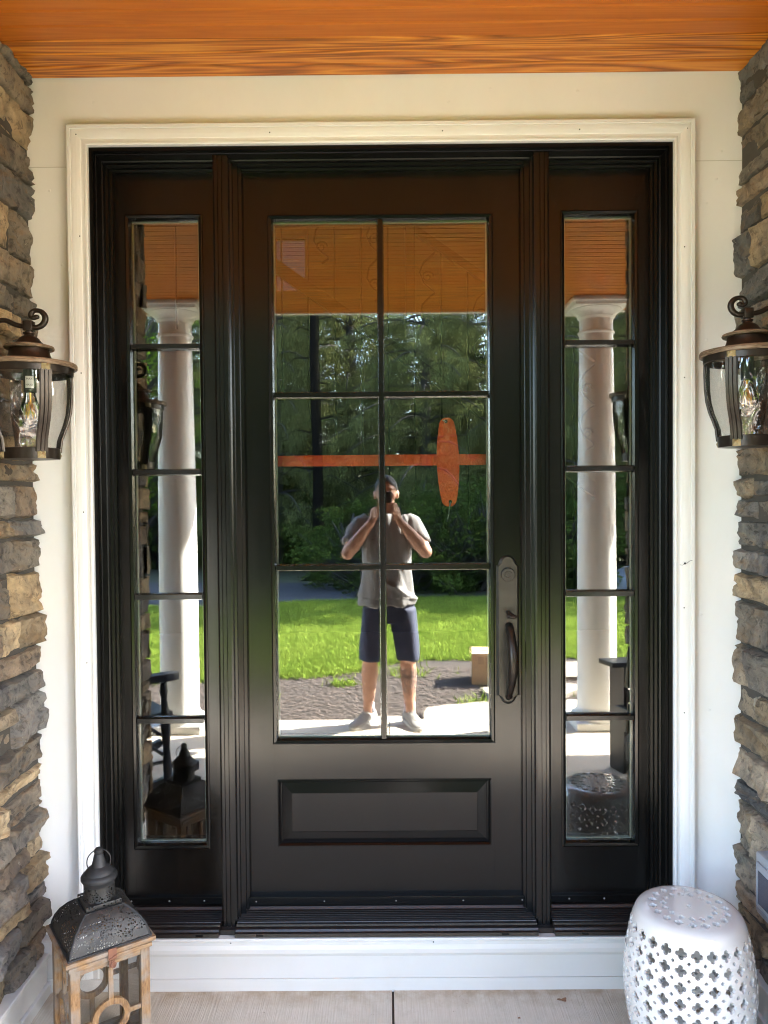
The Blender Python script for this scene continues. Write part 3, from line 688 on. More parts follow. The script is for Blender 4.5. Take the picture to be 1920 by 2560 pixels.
# ------------------------------------------------------------------ wall lanterns
def wall_lamp():
    t = thing('wall_lantern', (0, 0, 0), '', 'wall lantern', 'barn style wall lanterns beside the door')
    # z=0 at the rim's outer edge
    m = MB(); m.lathe([(.109, -.006), (.1185, -.008), (.1215, -.006), (.1215, .003), (.1195, .006), (.078, .009)], 56); m.lathe([(.052, .050), (.0625, .050), (.0645, .054), (.0625, .060), (.052, .064), (.036, .068)], 48)
    m.build('rim', M_rim, t, auto=40)
    m = MB(); m.lathe([(.074, .008), (.0635, .011), (.057, .020), (.053, .032), (.0505, .044), (.050, .051)], 48, cap=False); m.lathe([(.0405, .064), (.0375, .070), (.030, .078), (.026, .086), (.020, .092), (.013, .096), (.012, .101), (.015, .103), (.015, .107), (.010, .109), (.010, .116)], 40)
    m.build('cap', simple('aged_bronze', (.034, .018, .011), .42, .6, 24, metal=.5), t, auto=40)
    m = MB(); m.lathe([(.106, .000), (.1115, .000), (.1115, -.024), (.1085, -.026), (.105, -.024), (.104, .0)], 56, cap=False)
    m.lathe([(.0005, -.258), (.045, -.256), (.073, -.254), (.0735, -.236), (.0735, -.226), (.070, -.224), (.069, -.236), (.045, -.244), (.0005, -.246)], 48, cap=False)
    gp = [(.1075, -.022), (.1075, -.05), (.106, -.09), (.102, -.125), (.094, -.155), (.084, -.18), (.076, -.202), (.072, -.236)]
    for k in range(4):
        a = math.pi / 4 + k * math.pi / 2; ca, sa = math.cos(a), math.sin(a)
        for off, w, dp in ((-.0105, .0042, .006), (0, .0042, .0075), (.0105, .0042, .006)):
            vs = []
            for r_, z in gp:
                for dr, dw in ((.001, -w), (dp, -w * .8), (dp, w * .8), (.001, w)):
                    rr, tt = r_ + dr, off + dw; vs.append((rr * ca - tt * sa, rr * sa + tt * ca, z))
            m.add(vs, [(4 * i + j, 4 * i + (j + 1) % 4, 4 * i + 4 + (j + 1) % 4, 4 * i + 4 + j) for i in range(len(gp) - 1) for j in range(4)])
        vs = []
        for r_, z in gp:
            for dr, dw in ((.0, -.0155), (.0035, -.0155), (.0035, .0155), (.0, .0155)):
                rr, tt = r_ + dr, dw; vs.append((rr * ca - tt * sa, rr * sa + tt * ca, z))
        m.add(vs, [(4 * i + j, 4 * i + (j + 1) % 4, 4 * i + 4 + (j + 1) % 4, 4 * i + 4 + j) for i in range(len(gp) - 1) for j in range(4)])
    m.build('cage', M_bronze, t, auto=35)
    for k in range(4):
        a = math.pi / 4 + k * math.pi / 2; ca, sa = math.cos(a), math.sin(a)
        for rr, zc, h in ((.112, -.0125, .0115), (.074, -.243, .011)):
            q = [(rr, -h, -h), (rr, h, -h), (rr, h, h), (rr, -h, h), (rr + .0095, 0, 0)]
            vs = [(x * ca - y * sa, x * sa + y * ca, zc + z) for x, y, z in q]
            MB().add(vs, [(0, 1, 4), (1, 2, 4), (2, 3, 4), (3, 0, 4), (0, 3, 2, 1)]).build('stud', M_stud, t)
    m = MB(); m.lathe([(r_ - .0035, z) for r_, z in [(.107, -.004)] + gp], 72, cap=False, wob=.0011)
    m.build('glass_shade', M_clear, t, smooth=True)
    m = MB(); m.lathe([(.0165, -.005), (.0165, -.072), (.0001, -.073)], 24); sk = m.build('socket', M_ink, t, auto=40)
    m = MB(); hw = .0125
    for z0, z1 in ((-.062, -.030),):
        vs = []; fs = []
        for i in range(7):
            a = -math.pi / 2 + (i / 6 - .5) * 1.3 + .35; vs += [(.0172 * math.cos(a), .0172 * math.sin(a), z0), (.0172 * math.cos(a), .0172 * math.sin(a), z1)]
        m.add(vs, [(2 * i, 2 * i + 2, 2 * i + 3, 2 * i + 1) for i in range(6)])
    lb = m.build('label', M_white_pl, t)
    for txt, zc in (('MAX', -.040), ('MAX1', -.056)):
        cu = bpy.data.curves.new('label_text', 'FONT'); cu.body = txt; cu.size = .0075; cu.align_x = 'CENTER'; cu.materials.append(M_ink)
        tmp = bpy.data.objects.new('tmp', cu); link(tmp); bpy.context.view_layer.update()
        me = bpy.data.meshes.new_from_object(tmp.evaluated_get(bpy.context.evaluated_depsgraph_get())); bpy.data.objects.remove(tmp)
        for v_ in me.vertices:
            a = -math.pi / 2 + .35 + v_.co.x / .0175; v_.co = (.0175 * math.cos(a), .0175 * math.sin(a), zc + v_.co.y)
        to = bpy.data.objects.new('label_text', me); link(to, lb)
    m = MB(); m.lathe([(.0001, -.172), (.016, -.168), (.0265, -.155), (.0300, -.140), (.0285, -.122), (.020, -.098), (.0145, -.080), (.0135, -.072)], 32, cap=False)
    m.build('bulb', M_thin, t, smooth=True)
    m = MB(); m.tube([(0, 0, -.073), (0, 0, -.105)], .003, 8)
    for k in range(6):
        a = k * math.pi / 3; m.tube([(.004 * math.cos(a), .004 * math.sin(a), -.100), (.013 * math.cos(a + .3), .013 * math.sin(a + .3), -.143), (.009 * math.cos(a + .6), .009 * math.sin(a + .6), -.105)], .0011, 5)
    m.build('filament', M_fil, t)
    # arm with scroll; wall is towards -x
    m = MB(); m.box(-.0125, .0125, -.0125, .0125, .112, .146, .002)
    pts = [(0, 0, .128), (.018, 0, .124), (.034, 0, .130), (.044, 0, .146), (.044, 0, .163), (.034, 0, .178), (.018, 0, .182), (.008, 0, .174), (.006, 0, .162), (.014, 0, .156), (.021, 0, .160)]
    def smooth_pts(p, k=4):
        p = [Vector(q) for q in p]; out = []
        for i in range(len(p) - 1):
            a, b_, c_, d_ = p[max(i - 1, 0)], p[i], p[i + 1], p[min(i + 2, len(p) - 1)]
            for j in range(k):
                t_ = j / k; out.append(.5 * ((2 * b_) + (c_ - a) * t_ + (2 * a - 5 * b_ + 4 * c_ - d_) * t_ ** 2 + (3 * b_ - a - 3 * c_ + d_) * t_ ** 3))
        return out + [p[-1]]
    sp = smooth_pts(pts); m.tube(sp, [.0095 - .003 * i / len(sp) for i in range(len(sp))], 10, up=(0, 1, 0)); m.ball((.021, 0, .160), .008, 10, 7)
    sp = smooth_pts([(-.010, 0, .128), (-.035, 0, .134), (-.062, 0, .149), (-.085, 0, .147), (-.104, 0, .132), (-.118, 0, .110), (-.124, 0, .078), (-.140, 0, .052)])
    m.tube(sp, .0085, 10, up=(0, 1, 0))
    m.box(-.147, -.138, -.055, .055, -.06, .12, .003)
    m.build('bracket_arm', M_bronze, t, auto=50)
    for ch in t.children:
        if ch.name.split('.')[0] in ('rim', 'cap', 'bracket_arm'):
            for v_ in ch.data.vertices:
                if v_.co.z > .02: v_.co.z = .02 + (v_.co.z - .02) * .80
    return t
global_smooth = None
lamp = wall_lamp(); tag(lamp, 'dark bronze wall lantern mounted on the left stone wall')
lamp.location = (-.969, -.431, 1.905)
l2 = copy_tree(lamp); tag(l2, 'dark bronze wall lantern mounted on the right stone wall, above the garden stool'); l2.location = (.981, -.431, 1.922); l2.rotation_euler = (0, 0, math.pi)

# ------------------------------------------------------------------ grey outlet cover on right stone
M_grey = simple('grey_plastic', (.27, .28, .31), .35, .06, 20)
t = thing('outlet_cover', (1.112, -.392, .425), 'grey plastic weatherproof outlet cover on the right stone wall', 'outlet cover')
m = MB(); m.box(-.058, .03, -.062, .062, -.090, .090, .009); m.build('housing', M_grey, t, auto=40)
m = MB()
for dz in (0,): 
    for k in range(3): m.box(-.050 + k * .02, -.040 + k * .02, -.03, -.024, .0825, .084)
m.build('vent_slot', M_ink, t)
m = MB(); m.box(-.0635, -.057, -.046, .046, -.066, .066, .006); m.build('lid', M_grey, t, auto=40)
m = MB(); m.box(-.0645, -.0634, -.030, .030, -.050, .044, .0); m.build('lid_window', simple('smoked_plastic', (.03, .03, .05), .1, .3, 10), t)

# ------------------------------------------------------------------ tall wood floor lantern
M_wd, nt, b = mat('weathered_wood'); g = coords(nt, (1, 1, 1)); f = noi(nt, coords(nt, (60, 60, 9)), 3, 6, .65, .3); f2 = noi(nt, g, 17, 5, .6)
c = ramp(nt, f, [(.3, (.07, .036, .016)), (.5, (.20, .106, .040)), (.75, (.30, .19, .09))]); c = mixc(nt, ramp(nt, f2, [(.45, 0), (.62, .8)]), c, (.20, .17, .14))
L(nt, c, b.inputs['Base Color']); b.inputs['Roughness'].default_value = .62; bump(nt, b, f, .4, .003)
M_pm = bpy.data.materials.new('pierced_metal'); M_pm.use_nodes = True; nt = M_pm.node_tree; b = nt.nodes['Principled BSDF']
v = coords(nt); vo = N(nt, 'TexVoronoi', feature='DISTANCE_TO_EDGE'); vo.inputs['Scale'].default_value = 150; vo.inputs['Randomness'].default_value = .85
wv_ = N(nt, 'VectorMath', operation='ADD'); nn_ = N(nt, 'TexNoise'); nn_.inputs['Scale'].default_value = 25; L(nt, v, nn_.inputs['Vector'])
sc_ = N(nt, 'VectorMath', operation='SCALE'); sc_.inputs['Scale'].default_value = .012; L(nt, nn_.outputs['Color'], sc_.inputs[0]); L(nt, v, wv_.inputs[0]); L(nt, sc_.outputs[0], wv_.inputs[1]); L(nt, wv_.outputs[0], vo.inputs[0])
hole = ramp(nt, vo.outputs['Distance'], [(.215, 0), (.235, 1)]); msk = ramp(nt, noi(nt, v, 22, 2, .5), [(.56, 1), (.60, 0)])
hh = N(nt, 'Math', operation='MULTIPLY'); L(nt, hole, hh.inputs[0]); L(nt, msk, hh.inputs[1])
inv = N(nt, 'Math', operation='SUBTRACT'); inv.inputs[0].default_value = 1; L(nt, hh.outputs[0], inv.inputs[1]); L(nt, inv.outputs[0], b.inputs['Alpha'])
gm = noi(nt, v, 18, 6, .7); L(nt, ramp(nt, gm, [(.35, (.010, .010, .011)), (.7, (.042, .038, .033))]), b.inputs['Base Color'])
b.inputs['Roughness'].default_value = .55; b.inputs['Metallic'].default_value = .35; bump(nt, b, gm, .5, .003)
M_pl = simple('patinated_iron', (.016, .016, .017), .6, .6, 22, metal=.2, bmp=.5)
M_rust = simple('rusty_latch', (.16, .065, .035), .75, .4, 60)
FL = thing('floor_lantern', (-.799, -.441, fz(-.441)), 'tall brown wood and glass lantern with pierced dark metal roof on the concrete', 'lantern', rz=R(35.7))
def ringbar(m, cx, cz, y0, y1, r0, r1, n=40):
    vs = []
    for i in range(n):
        a = 2 * math.pi * i / n
        for rr, y in ((r0, y0), (r1, y0), (r1, y1), (r0, y1)): vs.append((cx + rr * math.cos(a), y, cz + rr * math.sin(a)))
    m.add(vs, [(4 * i + j, 4 * i + (j + 1) % 4, (4 * i + 4 + (j + 1) % 4) % (4 * n), (4 * i + 4 + j) % (4 * n)) for i in range(n) for j in range(4)])
H = .1165
for sx in (-1, 1):
    for sy in (-1, 1): xa, xb = sorted((sx * .079, sx * .103)); ya, yb = sorted((sy * .079, sy * .103)); MB().box(xa, xb, ya, yb, .0, .335, .0015).build('post', M_wd, FL)
for k in range(4):
    M_ = Matrix.Rotation(k * math.pi / 2, 4, 'Z')
    MB().box(-.079, .079, -.101, -.083, .320, .3335, .001, M_).build('rail', M_wd, FL); MB().box(-.079, .079, -.101, -.083, .012, .042, .001, M_).build('rail', M_wd, FL)
    if k % 2 == 0: MB().box(-.108, .108, -.110, -.098, .3365, .3490, .002, M_).build('top_moulding', M_wd, FL); MB().box(-H, H, -H, -.094, .3535, .3655, .002, M_).build('top_moulding', M_wd, FL)
    else: MB().box(-.098, .098, -.110, -.098, .336, .3485, .002, M_).build('top_moulding', M_wd, FL); MB().box(-.0935, .0935, -H, -.094, .353, .365, .002, M_).build('top_moulding', M_wd, FL)
M_wdx = M_wd.copy(); [setattr(q.inputs['Scale'], 'default_value', (9, 60, 60)) for q in M_wdx.node_tree.nodes if q.type == 'MAPPING' and q.inputs['Scale'].default_value[2] == 9]
M_wdy = M_wd.copy(); [setattr(q.inputs['Scale'], 'default_value', (60, 9, 60)) for q in M_wdy.node_tree.nodes if q.type == 'MAPPING' and q.inputs['Scale'].default_value[2] == 9]
for q in FL.children:
    if q.name.split('.')[0] in ('rail', 'top_moulding'): q.data.materials[0] = M_wdx if q.dimensions.x > q.dimensions.y else M_wdy
m = MB()
m.box(-.1, .1, -.1, .1, .0, .012, .001)
m.build('bottom_board', M_wd, FL)
for k in range(4):
    M_ = Matrix.Rotation(k * math.pi / 2, 4, 'Z'); m = MB()
    ringbar(m, 0, .178, -.100, -.090, .034, .050)
    for q in ((-.0065, .0065, .2265, .312), (-.0065, .0065, .042, .1295)): m.box(q[0], q[1], -.0995, -.0905, q[2], q[3], .001)
    m.box(-.079, -.0485, -.0995, -.0905, .172, .184, .001); m.box(.0485, .079, -.0995, -.0905, .172, .184, .001)
    m.v = [tuple(M_ @ Vector(q)) for q in m.v]
    g_ = m.build('fretwork', M_wd, FL, auto=40)
    m = MB(); m.add([(-.079, -.089, .04), (.079, -.089, .04), (.079, -.089, .314), (-.079, -.089, .314)], [(0, 1, 2, 3)]); m.v = [tuple(M_ @ Vector(q)) for q in m.v]
    m.build('pane', M_thin, FL)
# metal roof
m = MB(); vs = []; fs = []; nseg = 8
prof = [(.105, .367), (.1035, .371), (.101, .382), (.095, .399), (.084, .417), (.068, .434), (.052, .446)]
for r_, z in prof:
    for k in range(4):
        for i in range(nseg):
            t_ = -1 + 2 * i / nseg; p = Matrix.Rotation(k * math.pi / 2, 4, 'Z') @ Vector((t_ * r_, -r_, z + .004 * (1 - t_ * t_) * (r_ < .09))); vs.append(tuple(p))
n = 4 * nseg
for a in range(len(prof) - 1):
    for i in range(n): fs.append((a * n + i, a * n + (i + 1) % n, (a + 1) * n + (i + 1) % n, (a + 1) * n + i))
m.add(vs, fs); rf = m.build('roof', M_pm, FL, auto=35)
m = MB(); 
for k in range(4):
    M_ = Matrix.Rotation(k * math.pi / 2, 4, 'Z'); m.box(-.109, .109 - .008, -.109, -.101, .3655, .3700, .001, M_)
    m.tube([M_ @ Vector((-r_, -r_, z)) for r_, z in prof], .0028, 6)
m.box(-.0525, .0525, -.0525, .0525, .444, .4485, .001)
m.build('roof_edge', M_pl, rf)
m = MB(); m.box(-.047, .047, -.047, .047, .4488, .462, .002); m.lathe([(.043, .461), (.0405, .466), (.0405, .500)], 36, cap=False); m.build('vent_collar', M_pm, rf, auto=35)
m = MB(); m.lathe([(.0405, .498), (.0415, .504), (.045, .509), (.0478, .514), (.0478, .520), (.044, .526), (.0385, .529), (.037, .533), (.030, .541), (.0225, .546), (.0200, .5475), (.0165, .560), (.0125, .577), (.0105, .580), (.0122, .584), (.0118, .591), (.007, .596), (.0001, .598)], 40)
m.build('chimney_cap', M_pl, rf, auto=35)
m = MB(); pts = [(.031 * math.cos(a), .006 + .004 * math.sin(a), .556 + .031 * math.sin(a)) for a in [2 * math.pi * i / 28 for i in range(29)]]
m.tube(pts, .0018, 6, cap=False); m.v = [tuple(Matrix.Rotation(R(-15), 4, 'Z') @ Vector(q)) for q in m.v]; m.build('ring_handle', M_pl, rf, smooth=True)
m = MB(); m.box(-.011, .011, -H - .0025, -H, .342, .372, .001).box(-.008, .008, -.1135, -.110, .319, .338, .001); m.tube([(-.009, -H - .004, .345), (.002, -H - .006, .350), (.009, -H - .004, .352)], .0022, 6)
m.tube([(.003 + .006 * math.cos(a), -.1165, .327 + .008 * math.sin(a)) for a in [2 * math.pi * i / 12 for i in range(13)]], .0016, 6, cap=False)
m.build('latch', M_rust, FL)

# ------------------------------------------------------------------ ceramic garden stool
def garden_stool(loc, rz):
    # profile: arc-length parametrised from foot to top centre
    prof = [(.118, 0), (.128, .004), (.137, .02), (.150, .07), (.163, .13), (.170, .19), (.172, .23), (.170, .27), (.164, .32), (.156, .36), (.148, .39), (.140, .410), (.132, .4195), (.122, .4245), (.110, .427), (.08, .4285), (.04, .429), (.0, .429)]
    P = [Vector(p) for p in prof]; fine = []
    for i in range(len(P) - 1):
        a, b_, c_, d_ = P[max(i - 1, 0)], P[i], P[i + 1], P[min(i + 2, len(P) - 1)]
        for j in range(8):
            t_ = j / 8; fine.append(.5 * ((2 * b_) + (c_ - a) * t_ + (2 * a - 5 * b_ + 4 * c_ - d_) * t_ ** 2 + (3 * b_ - a - 3 * c_ + d_) * t_ ** 3))
    fine.append(P[-1]); s_ = [0]
    for a, b_ in zip(fine[:-1], fine[1:]): s_.append(s_[-1] + (b_ - a).length)
    fr = np.array([f[0] for f in fine]); fzz = np.array([f[1] for f in fine]); s_ = np.array(s_)
    def pt(th, s): r = max(0, np.interp(s, s_, fr)); return (r * math.cos(th), r * math.sin(th), float(np.interp(s, s_, fzz)))
    def s_at_z(z): return float(np.interp(z, fzz[:100], s_[:100]))
    vs = []; fs = []
    def band(s0, s1, n, k=2):
        b_ = len(vs)
        for j in range(k + 1):
            for i in range(n): vs.append(pt(2 * math.pi * i / n, s0 + (s1 - s0) * j / k))
        for j in range(k):
            for i in range(n): fs.append((b_ + j * n + i, b_ + j * n + (i + 1) % n, b_ + (j + 1) * n + (i + 1) % n, b_ + (j + 1) * n + i))
    def cells(s0, s1, ncol, nrow, qr, dotr, phase=0):
        """each cell has a four-petal hole; quarter dots at cell corners"""
        NA = 64
        for r_ in range(nrow):
            for c_ in range(ncol):
                th0 = 2 * math.pi * (c_ + phase) / ncol; dth = 2 * math.pi / ncol; ds = (s1 - s0) / nrow; sa = s0 + ds * r_
                rad = float(np.interp(sa + ds / 2, s_, fr)); wd = rad * dth
                rings = [[], [], []]
                for a_ in range(NA):
                    a = 2 * math.pi * (a_ + .5) / NA; ca, sa_ = math.cos(a), math.sin(a)
                    # outer square in metric units, half extents
                    hx_, hy_ = wd / 2, ds / 2
                    tq = min(hx_ / abs(ca), hy_ / abs(sa_)); ox, oy = ca * tq, sa_ * tq
                    # corner dots
                    dq = dotr
                    if dq > 0 and not (r_ == 0 and oy < 0 and False):
                        cx_, cy_ = math.copysign(hx_, ca), math.copysign(hy_, sa_)
                        edge = (r_ == 0 and cy_ < 0) or (r_ == nrow - 1 and cy_ > 0)
                        if math.hypot(ox - cx_, oy - cy_) < dq and not edge:
                            # move along ray to circle
                            B = -(ca * cx_ + sa_ * cy_); C_ = cx_ ** 2 + cy_ ** 2 - dq ** 2; disc = B * B - C_
                            if disc > 0: t2 = -B - math.sqrt(disc); ox, oy = ca * t2, sa_ * t2
                    pet = qr * (.43 + .57 * abs(math.cos(2 * a)) ** .5)
                    qx, qy = ca * pet, sa_ * pet
                    mx_, my_ = (ox + qx) / 2, (oy + qy) / 2
                    for ring, (x, y) in zip(rings, ((ox, oy), (mx_, my_), (qx, qy))):
                        ring.append(pt(th0 + dth / 2 + x / rad, sa + ds / 2 + y))
                b_ = len(vs)
                for ring in rings: vs.extend(ring)
                for k in range(2):
                    for i in range(NA): fs.append((b_ + k * NA + i, b_ + k * NA + (i + 1) % NA, b_ + (k + 1) * NA + (i + 1) % NA, b_ + (k + 1) * NA + i))
                # fill outer square corners missed by sampling
                hx_, hy_ = wd / 2, ds / 2
        return
    sa, sb = s_at_z(.035), s_at_z(.398)
    nr, nc = 9, 25
    band(0, sa, 100, 3)
    cells(sa, sb, nc, nr, .0148, .0042)
    st = float(s_[-1]); # distance to the centre along the flat top = st - s
    band(sb, st - .1085, 100, 6)
    cells(st - .1085, st - .0805, 18, 1, .0115, 0)
    band(st - .0805, st - .078, 72, 1)
    cells(st - .078, st - .053, 15, 1, .0095, 0)
    band(st - .053, st - .010, 60, 3); band(st - .010, st - .006, 30, 1)
    me = bpy.data.meshes.new('ceramic_shell'); bm = bmesh.new()
    bv = [bm.verts.new(v_) for v_ in vs]
    for f in fs:
        try: bm.faces.new([bv[i] for i in f])
        except ValueError: pass
    bmesh.ops.remove_doubles(bm, verts=bm.verts[:], dist=.0004)
    bmesh.ops.recalc_face_normals(bm, faces=bm.faces[:])
    bm.to_mesh(me); bm.free()
    t = thing('garden_stool', loc, 'white glazed ceramic garden stool pierced with four-petal holes', 'stool', rz=rz)
    M_cer = simple('white_glaze', (.64, .61, .575), .12, .04, 6, spec=.55, bmp=.05, bscale=20, coat=.5)
    me.materials.append(M_cer)
    tmp = bpy.data.objects.new('tmp', me); link(tmp); md = tmp.modifiers.new('s', 'SOLIDIFY'); md.thickness = .009; md.offset = -1; md.use_even_offset = False
    bpy.context.view_layer.update()
    me2 = bpy.data.meshes.new_from_object(tmp.evaluated_get(bpy.context.evaluated_depsgraph_get())); bpy.data.objects.remove(tmp)
    me2.name = 'ceramic_shell'; me2.polygons.foreach_set('use_smooth', [True] * len(me2.polygons)); me2.set_sharp_from_angle(angle=R(55))
    sh = bpy.data.objects.new('ceramic_shell', me2); link(sh, t)
    return t
garden_stool((.815, -.453, fz(-.453)), R(4))
# ------------------------------------------------------------------ porch columns
def column(x, lab):
    t = thing('porch_column', (x, -2.72, fz(-2.72)), lab, 'column', 'round white porch columns'); h = CEIL - fz(-2.72)
    m = MB(); m.box(-.178, .178, -.178, .178, 0, .055, .003); m.lathe([(.172, .055), (.176, .066), (.172, .082), (.160, .088), (.150, .092), (.146, .102), (.136, .115), (.132, .125)], 56); m.build('base', M_trim, t, auto=35)
    m = MB(); m.lathe([(.131, .12), (.130, .6), (.129, 1.0), (.125, 1.6), (.118, 2.2), (.110, h - .19), (.110, h - .10)], 56, cap=False); m.build('shaft', M_trim, t, auto=60)
    m = MB(); m.lathe([(.110, h - .225), (.120, h - .220), (.123, h - .212), (.120, h - .205), (.111, h - .200)], 56, cap=False)
    m.lathe([(.110, h - .125), (.118, h - .115), (.124, h - .112), (.126, h - .100), (.140, h - .082), (.158, h - .068), (.168, h - .062), (.168, h - .055)], 56, cap=False)
    m.box(-.180, .180, -.180, .180, h - .056, h - .034, .003).box(-.196, .196, -.196, .196, h - .034, h - .002, .004); m.build('capital', M_trim, t, auto=35)
    return t
column(-1.43, 'white round porch column reflected in the left sidelight'); column(1.43, 'white round porch column reflected in the right sidelight')

# ------------------------------------------------------------------ chairs on the porch
def rocking_chair(loc, rz):
    t = thing('rocking_chair', loc, 'dark navy rocking chair with turned legs and curved arms on the left of the porch', 'rocking chair', rz=rz)
    tl = []
    for sx in (-1, 1):
        m = MB(); m.tube([(sx * .26, .24, .05), (sx * .265, .235, .16), (sx * .265, .232, .24), (sx * .265, .23, .33), (sx * .265, .228, .40), (sx * .265, .225, .44), (sx * .265, .222, .50), (sx * .265, .22, .545), (sx * .265, .22, .58), (sx * .265, .22, .60)],
                         [.021, .024, .018, .026, .027, .022, .015, .022, .018, .015], 14); m.build('front_leg', M_nav, t, smooth=True)
        m = MB(); m.tube([(sx * .22, -.22, .06), (sx * .225, -.24, .42), (sx * .225, -.30, .75), (sx * .22, -.37, 1.12)], [.020, .024, .021, .017], 12); m.build('back_post', M_nav, t, smooth=True)
        m = MB(); vs = []
        for k in range(13):
            y = .30 - .56 * k / 12; z = .60 + .012 * math.sin(k / 12 * 3.1) - .03 * (k / 12); w = .038 * (1 - .35 * (k / 12)) * (math.sin(min(1, (k + .8) / 2.5) * math.pi / 2))
            vs += [(sx * .27 - w, y, z), (sx * .27 + w, y, z), (sx * .27 + w, y, z + .042), (sx * .27 - w, y, z + .042)]
        m.add(vs, [(4 * i + j, 4 * i + (j + 1) % 4, 4 * i + 4 + (j + 1) % 4, 4 * i + 4 + j) for i in range(12) for j in range(4)] + [(0, 1, 2, 3), (51, 50, 49, 48)]); m.build('arm', M_nav, t, bevel=.004, smooth=True)
        m = MB(); vs = []
        for k in range(17):
            y = .42 - .95 * k / 16; z = .012 + .10 * ((y + .05) / .48) ** 2 * .75
            vs += [(sx * .245 - .014, y, z), (sx * .245 + .014, y, z), (sx * .245 + .014, y, z + .045), (sx * .245 - .014, y, z + .045)]
        m.add(vs, [(4 * i + j, 4 * i + (j + 1) % 4, 4 * i + 4 + (j + 1) % 4, 4 * i + 4 + j) for i in range(16) for j in range(4)] + [(0, 1, 2, 3), (67, 66, 65, 64)]); m.build('rocker', M_nav, t)
    m = MB(); m.box(-.27, .27, -.22, .27, .405, .435, .006); m.build('seat', M_nav, t)
    m = MB()
    for k in range(7): x = -.165 + .055 * k; m.box(x - .018, x + .018, -.006, .006, 0, .56, .002, Matrix.Translation((0, -.245, .47)) @ Matrix.Rotation(R(11), 4, 'X'))
    m.box(-.23, .23, -.01, .012, .56, .67, .006, Matrix.Translation((0, -.245, .47)) @ Matrix.Rotation(R(11), 4, 'X')); m.build('back_slats', M_nav, t)
    m = MB()
    for z in (.19, .29): m.tube([(-.26, .238, z), (.26, .238, z)], .010, 8)
    for sx in (-1, 1):
        for z in (.17, .27): m.tube([(sx * .262, .236, z), (sx * .222, -.225, z)], .010, 8)
    m.build('stretcher', M_nav, t, smooth=True)
    return t
rocking_chair((-1.525, -1.564, fz(-1.6)), R(-130))
def porch_armchair(loc, rz):
    t = thing('wooden_armchair', loc, 'black flat board wooden armchair on the right of the porch', 'armchair', rz=rz)
    for sx in (-1, 1):
        m = MB(); m.prism([(sx * .30 - .065, 0), (sx * .30 + .065, 0), (sx * .30 + .068, .60), (sx * .30 - .068, .60)], .235, .262); m.build('front_leg', M_blk, t)
        m = MB(); m.prism([(-.045, 0), (.045, 0), (.045, .50), (-.045, .50)], -.02, .006, M=Matrix.Translation((sx * .25, -.40, 0)) @ Matrix.Rotation(R(90), 4, 'Z') @ Matrix.Rotation(R(0), 4, 'X')); m.build('back_leg', M_blk, t)
        m = MB(); m.prism([(-.07, 0), (.07, 0), (.07, .028), (-.07, .028)], -.72, 0, M=Matrix.Translation((sx * .31, .33, .60)) @ Matrix.Rotation(R(2), 4, 'X')); m.build('arm', M_blk, t, bevel=.005)
    m = MB()
    for k in range(7): y = .25 - .09 * k; m.box(-.27, .27, y - .04, y + .04, .36 - .018 * k, .382 - .018 * k, .004)
    m.box(-.29, .29, .262, .285, .25, .375, .004); m.build('seat', M_blk, t)
    m = MB()
    for k in range(5): x = -.2 + .1 * k; m.box(x - .045, x + .045, -.01, .012, 0, .72 - .04 * abs(k - 2), .004, Matrix.Translation((0, -.33, .25)) @ Matrix.Rotation(R(20), 4, 'X'))
    m.build('back_slats', M_blk, t); return t
porch_armchair((1.635, -1.60, fz(-1.6)), R(72))

# ------------------------------------------------------------------ box, boulder, flag
M_card, nt, b = mat('cardboard'); L(nt, mixc(nt, noi(nt, coords(nt), 6, 5, .7), (.42, .27, .155), (.50, .335, .20)), b.inputs['Base Color']); b.inputs['Roughness'].default_value = .8
t = thing('cardboard_box', (1.0, -4.42, GZ), 'brown cardboard box standing on the mulch by the flagstones', 'box', rz=R(6))
m = MB(); m.box(-.24, .24, -.15, .17, 0.0, .278, .002); m.build('carton', M_card, t)
m = MB(); m.box(-.24, .24, -.004, .03, .2785, .2795); m.build('packing_tape', simple('tape', (.5, .36, .2), .25), t)
m = MB(); m.box(-.185, -.135, .1703, .1712, .185, .25).box(-.115, -.065, .1703, .1712, .15, .25); m.build('printed_mark', simple('print', (.25, .15, .09), .7), t)
m = MB(); m.ball((0, 0, 0), (1, .7, .8), 30, 18)
m.v = [tuple(Vector(q) * (1 + .22 * noise.fractal((q[0] * 1.3, q[1] * 1.3, q[2] * 1.3), .8, 2, 5))) for q in m.v]; m.v = [(x * .40, y * .40, max(-.1, z * .40)) for x, y, z in m.v]
M_bould = simple('pale_boulder', (.16, .18, .21), .7, .35, 5, bmp=.6, bscale=10)
o = m.build('boulder', M_bould, auto=30); o.location = (4.15, -10.6, GZ + .1); tag(o, 'pale blue grey boulder at the far edge of the lawn', 'boulder')
# small flag on a pole
t = thing('yard_flag', (4.55, -12.0, GZ), 'small striped national flag hanging from a thin pole before the trees', 'flag')
m = MB(); m.tube([(0, 0, 0), (0, 0, 2.0)], .012, 8); m.build('pole', M_blk, t)
m = MB(); cols = [(.55, .03, .04), (.8, .8, .8)]; n = 13
for i in range(n):
    m.cur = i % 2
    vs = []
    for k in range(9):
        x = .01 + .16 * k / 8; 
        for q in (i, i + 1):
            w = q / n; vs.append((.02 + .36 * w * .35 + .03 * math.sin(k * .9), .03 * math.sin(k * 1.3 + w * 2), 1.98 - k / 8 * .72 - w * .18))
    m.add(vs, [(2 * k, 2 * k + 2, 2 * k + 3, 2 * k + 1) for k in range(8)])
f1_ = simple('flag_red', (.5, .03, .04), .8); f2_ = simple('flag_white', (.8, .8, .8), .8); m.build('cloth', [f1_, f2_], t)
m = MB(); vs = []
